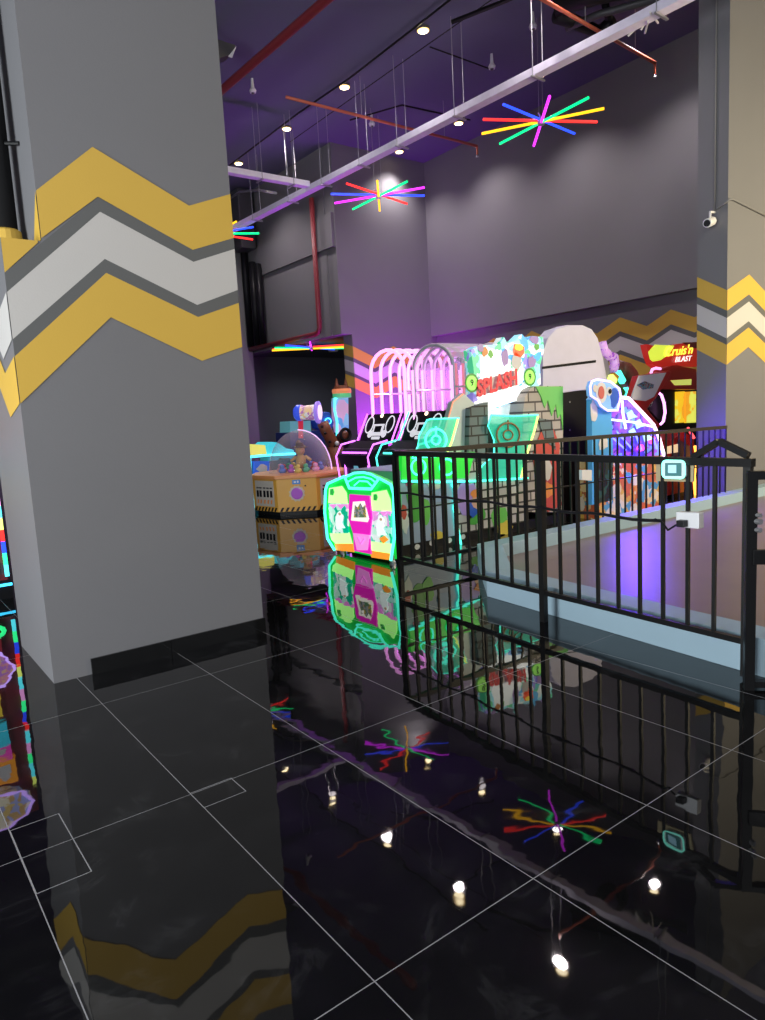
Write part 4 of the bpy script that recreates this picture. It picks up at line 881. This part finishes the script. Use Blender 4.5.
# ---- cyan canopy ride, left of the dome
t = thing('cyan_ride', 'cyan lit kiddie ride with yellow header behind the dome machine', 'arcade ride', (5.9, 11.2, 0))
c1 = lambda u, v: (245 + u/6.955, 385 + v/6.955)
Y = 10.75
LCY = mat('lit_cyan_body', (.05, .45, .55), .4, em=(.05, .75, .85), es=.55)
poly(LCY, [c1(*q) for q in [(140, 430), (180, 395), (230, 400), (290, 440), (340, 450), (350, 490), (160, 490)]], y=Y, th=.5, name='canopy', parent=t, bevel=.02)
poly(mat('cyan_pane', (.05, .30, .42), .3, em=(.05, .4, .5), es=.3), [c1(*q) for q in [(160, 490), (350, 490), (330, 620), (170, 620)]], y=Y+.1, th=.3, name='window', parent=t)
for a, bq in (((240, 520), (230, 600)), ((310, 520), (325, 600)), ((240, 520), (310, 520))): line(DGREY, [c1(*a), c1(*bq)], y=Y+.05, r=.03, name='frame', parent=t)
line(N_CY, [c1(30, 500), c1(160, 488), c1(350, 478)], y=Y-.03, r=.02, parent=t)
poly(mat('lit_yellow_header', (.7, .7, .1), .4, em=(.85, .85, .2), es=.6), [c1(*q) for q in [(20, 425), (60, 412), (140, 418), (150, 480), (20, 490)]], y=Y-.05, th=.3, name='header', parent=t)
poly(mat('lit_blue_panel', (.03, .1, .5), .4, em=(.03, .12, .6), es=.5), [c1(*q) for q in [(60, 530), (170, 530), (175, 615), (60, 620)]], y=Y-.04, th=.1, name='side_panel', parent=t)
blob(c1(120, 580), .09, WPL, Y-.05, t, 'artwork', 1.2, .8)
P = [aty((251, 500), Y), aty((300, 500), Y)]
MB().box((P[0].x, Y, 0), (P[1].x, Y+.5, .75)).build('cabinet', mat('teal_cabinet', (.02, .12, .16), .4), t)
line(N_CY, [(250, 458), (251, 480), (253, 500), (256, 524)], y=Y-.06, r=.02, parent=t)
tag(MB().lathe([(.24, 0), (.24, .06), (.20, .12), (.12, .14)], (4.70, 9.98, 0), n=20).build('round_step', mat('teal_step', (.02, .30, .33), .4)), 'teal round step on the floor left of the yellow prize machine', 'step')

# ---- telescope shaped cannon game
Y = 11.6
t = thing('cannon_game', 'blue and white cannon shaped arcade game with glowing ring behind the dome', 'arcade game', (6.9, 11.8, 0))
a = aty(c1(345, 195), Y); bq = aty(c1(512, 190), Y-.35); d = (bq - a).normalized()
L_ = (bq-a).length
MB().lathe([(.10, 0), (.15, .05), (.15, L_*.3)], a, d, 20).build('barrel_rear', mat('lit_blue_barrel', (.04, .1, .7), .3, em=(.05, .1, .9), es=.4), t, smooth=False)
MB().lathe([(.15, L_*.3), (.13, L_*.4), (.15, L_*.9)], a, d, 20).build('barrel', art('lit_barrel_artwork', [(.75, .55, .4), (.85, .8, .8), (.5, .2, .5), (.9, .6, .3)], 9, .3), t)
MB().lathe([(.10, L_*.9), (.20, L_*.92), (.21, L_*1.02), (.15, L_*1.05)], a, d, 24).build('muzzle', mat('violet_muzzle', (.35, .25, .8), .3, em=(.35, .2, .9), es=.5), t)
MB().lathe([(.14, L_*1.05), (.14, L_*1.07)], a, d, 24).build('lens', mat('lit_lens', (.7, .6, .7), .2, em=(.95, .7, .85), es=.9), t)
poly(mat('teal_box', (.15, .45, .50), .4, em=(.2, .6, .65), es=.2), [c1(*q) for q in [(315, 252), (455, 248), (460, 330), (315, 330)]], y=Y, th=.4, name='pedestal_head', parent=t)
poly(mat('lit_red_stripe', (.6, .03, .06), .4, em=(.7, .03, .06), es=.4), [c1(*q) for q in [(372, 240), (405, 240), (405, 370), (378, 370)]], y=Y-.02, th=.03, name='stripe', parent=t)
P = [aty(c1(320, 330), Y), aty(c1(560, 330), Y)]
MB().box((P[0].x, Y+.05, 0), (P[1].x, Y+.6, P[0].z)).build('pedestal', mat('navy_cabinet', (.02, .04, .22), .4), t)
poly(BLUE, [c1(*q) for q in [(550, 185), (590, 190), (620, 260), (600, 330), (520, 300), (510, 250)]], y=Y+.1, th=.3, name='side_shell', parent=t, bevel=.02)
line(N_CY, [(c1(578, 252)[0]+3*math.cos(a*.63), c1(578, 252)[1]+3*math.sin(a*.63)) for a in range(10)], y=Y+.06, r=.012, name='ring', parent=t, closed=True)

# ---- brown horn ride and totem sign
Y = 11.4
t = thing('brown_slide_ride', 'brown polka dotted horn shaped ride beside the clear dome', 'arcade ride', (8.0, 11.5, 0))
b = MB(); b.tube([aty(c1(*q), Y) for q in [(540, 265), (560, 310), (590, 365), (620, 420), (640, 445)]], .11, n=12)
b.tube([aty(c1(*q), Y) for q in [(700, 330), (690, 350), (660, 370)]], .10, n=12)
pp = aty(c1(625, 430), Y); b.tube([pp, (pp.x, pp.y, 0)], .16, n=12)
b.build('horn', BROWN, t, smooth=True)
for q in ((535, 290), (558, 335), (590, 395), (625, 430)): MB().ball(aty(c1(*q), Y-.10), .03, n=8).build('dot', BLKP, t)
MB().ball(aty(c1(640, 405), Y-.14), .045, n=10).build('eye', WPL, t)
MB().tube(circ(aty(c1(698, 345), Y-.14), .11, XA, ZA, 16), .03, closed=True, n=8).build('ring', BLKP, t)
Y = 11.9
t = thing('totem_sign', 'tall narrow lit sign column topped with a burger and cat ears', 'sign', (8.5, 12, 0))
sg = poly(art('lit_sky_picture', [(.15, .4, .85), (.3, .6, .95), (.75, .45, .7), (.12, .35, .25), (.2, .5, .9)], 3, .35), [c1(*q) for q in [(628, 90), (718, 85), (722, 320), (650, 330), (632, 250)]], y=Y, th=.15, name='sign_panel', parent=t)
line(N_CY, [c1(*q) for q in [(655, 80), (625, 95), (624, 180), (640, 250), (640, 355)]], y=Y-.02, r=.025, parent=t)
P = aty(c1(650, 330), Y); Q = aty(c1(718, 330), Y)
MB().box((P.x, Y+.02, 0), (Q.x, Y+.3, P.z)).build('post', BLKP, t)
cc = aty(c1(672, 45), Y)
MB().lathe([(.10, -.14), (.19, -.12), (.19, -.04)], cc, n=16).build('green_layer', mat('lit_green_layer', (.1, .5, .2), .4, em=(.1, .6, .25), es=.4), t)
MB().lathe([(.19, -.04), (.2, 0), (.19, .05)], cc, n=16).build('orange_layer', mat('lit_orange_layer', (.8, .25, .1), .4, em=(.9, .3, .12), es=.4), t)
MB().lathe([(.17, .05), (.15, .10), (.06, .12)], cc, n=16).build('top_bun', BROWN, t)
for s in (-1, 1): MB().lathe([(.05, .08), (.01, .26)], cc + XA*s*.11, n=8).build('ear', BROWN, t)
# purple wash light added on the floor to tint the back wall block
t = thing('added_wash_bar', 'added purple wash light on the floor in front of the back wall block', 'light', (9.9, 11.9, 0))
MB().box((9.2, 11.85, 0), (10.9, 11.95, .08)).build('housing', BLKP, t); MB().box((9.22, 11.86, .08), (10.88, 11.94, .095)).build('light_strip', N_PUR, t)
l = bpy.data.lights.new('lamp', 'AREA'); l.shape = 'RECTANGLE'; l.size = 2.0; l.size_y = .35; l.energy = 420; l.color = (.58, .035, 1)
o = bpy.data.objects.new('lamp', l); scn.collection.objects.link(o); o.parent = t; o.location = (0, 0, .12); o.rotation_euler = (math.radians(122), 0, 0)

# ---- machine behind the left pillar, mostly seen mirrored in the floor
Y = 6.85
t = thing('candy_game', 'tall bright arcade game behind the left pillar with colour changing edge strip', 'arcade game', (.2, 7.2, 0))
MB().box((-.7, Y, 0), (1.0, 7.9, .16)).build('plinth', BLKP, t); MB().box((-.68, Y-.02, .115), (1.0, Y, .135)).build('floor_light', neon('floor_strip_blue', (.05, .6, 1), 3), t)
MB().box((-.68, Y+.04, .16), (.98, 7.85, 2.0)).build('cabinet', mat('dark_red_cabinet', (.16, .02, .03), .4), t)
def fp(x0, x1, z0, z1, m, nm, off=.0): return MB().box((x0, Y+off, z0), (x1, Y+off+.04, z1)).build(nm, m, t)
fp(-.66, .86, .17, .47, mat('lit_dark_red', (.22, .02, .03), .4, em=(.35, .02, .04), es=.5), 'lower_panel')
fp(-.66, .80, .82, 1.05, mat('lit_yellow_panel', (.8, .6, .05), .4, em=(.9, .62, .04), es=.55), 'yellow_panel')
fp(-.66, .82, 1.08, 1.29, mat('lit_cyan_panel', (.05, .6, .8), .4, em=(.03, .65, .9), es=.6), 'cyan_panel')
fp(-.66, .82, 1.29, 1.42, mat('lit_magenta_sheet', (.8, .08, .5), .4, em=(.95, .06, .55), es=.6), 'magenta_panel')
fp(-.66, .84, 1.42, 1.66, mat('lit_orange_panel', (.9, .35, .03), .4, em=(1, .36, .02), es=.6), 'orange_panel')
MB().tube(circ((.80, Y-.01, .28), .09, XA, ZA, 16, ry=.05), .02, closed=True, n=6).build('green_ring', N_GRN, t)
hx = [Vector((.74 + .20*math.cos(i*math.pi/3), Y-.02, .62 + .17*math.sin(i*math.pi/3))) for i in range(6)]
MB().prism(hx, (0, .04, 0)).build('hexagon', art('hexagon_artwork', [(.8, .5, .3), (.75, .3, .4), (.5, .2, .7)], 14, .5), t)
MB().tube(hx, .012, closed=True, n=6).build('hexagon_light', N_VIO, t)
for (x, z) in ((.62, 1.20), (.70, 1.14), (.60, 1.35), (.74, 1.36)):
    MB().prism(circ((x, Y-.004, z), .045, XA, ZA, 10, ry=.028), (0, .006, 0)).build('sweet_print', WPL, t)
MB().prism([(.70, Y-.004, 1.48), (.80, Y-.004, 1.48), (.80, Y-.004, 1.57), (.75, Y-.004, 1.61), (.70, Y-.004, 1.57)], (0, .006, 0)).build('bell_print', WPL, t)
text('digit_print', '2', (.6, Y-.006, 1.52), .16, BLKP, t)
seg = [N_CY, N_GRN, STARM['blue'], STARM['red'], N_YL, N_CY, N_PNK, N_GRN, STARM['blue'], STARM['red'], N_CY, N_PNK, N_GRN, N_CY, N_YL]
for i, m in enumerate(seg):
    z0 = .2 + i*1.55/len(seg); MB().box((.955, Y-.03, z0), (.985, Y, z0 + 1.52/len(seg))).build('edge_strip_segment', m, t)
sgp = [(.30, 1.80), (.36, 1.74), (.62, 1.70), (.84, 1.74), (.93, 1.83), (.86, 1.95), (.70, 2.02), (.45, 2.04), (.32, 1.95)]
ts = MB().prism([(x, Y-.06, z) for x, z in sgp], (0, .1, 0)).build('top_sign', art('gold_sign_artwork', [(.75, .55, .2), (.85, .8, .6), (.4, .45, .8), (.6, .4, .15)], 8, .5), t)
MB().tube([(x, Y-.07, z) for x, z in sgp], .014, closed=True, n=6).build('sign_light', N_VIO, ts)
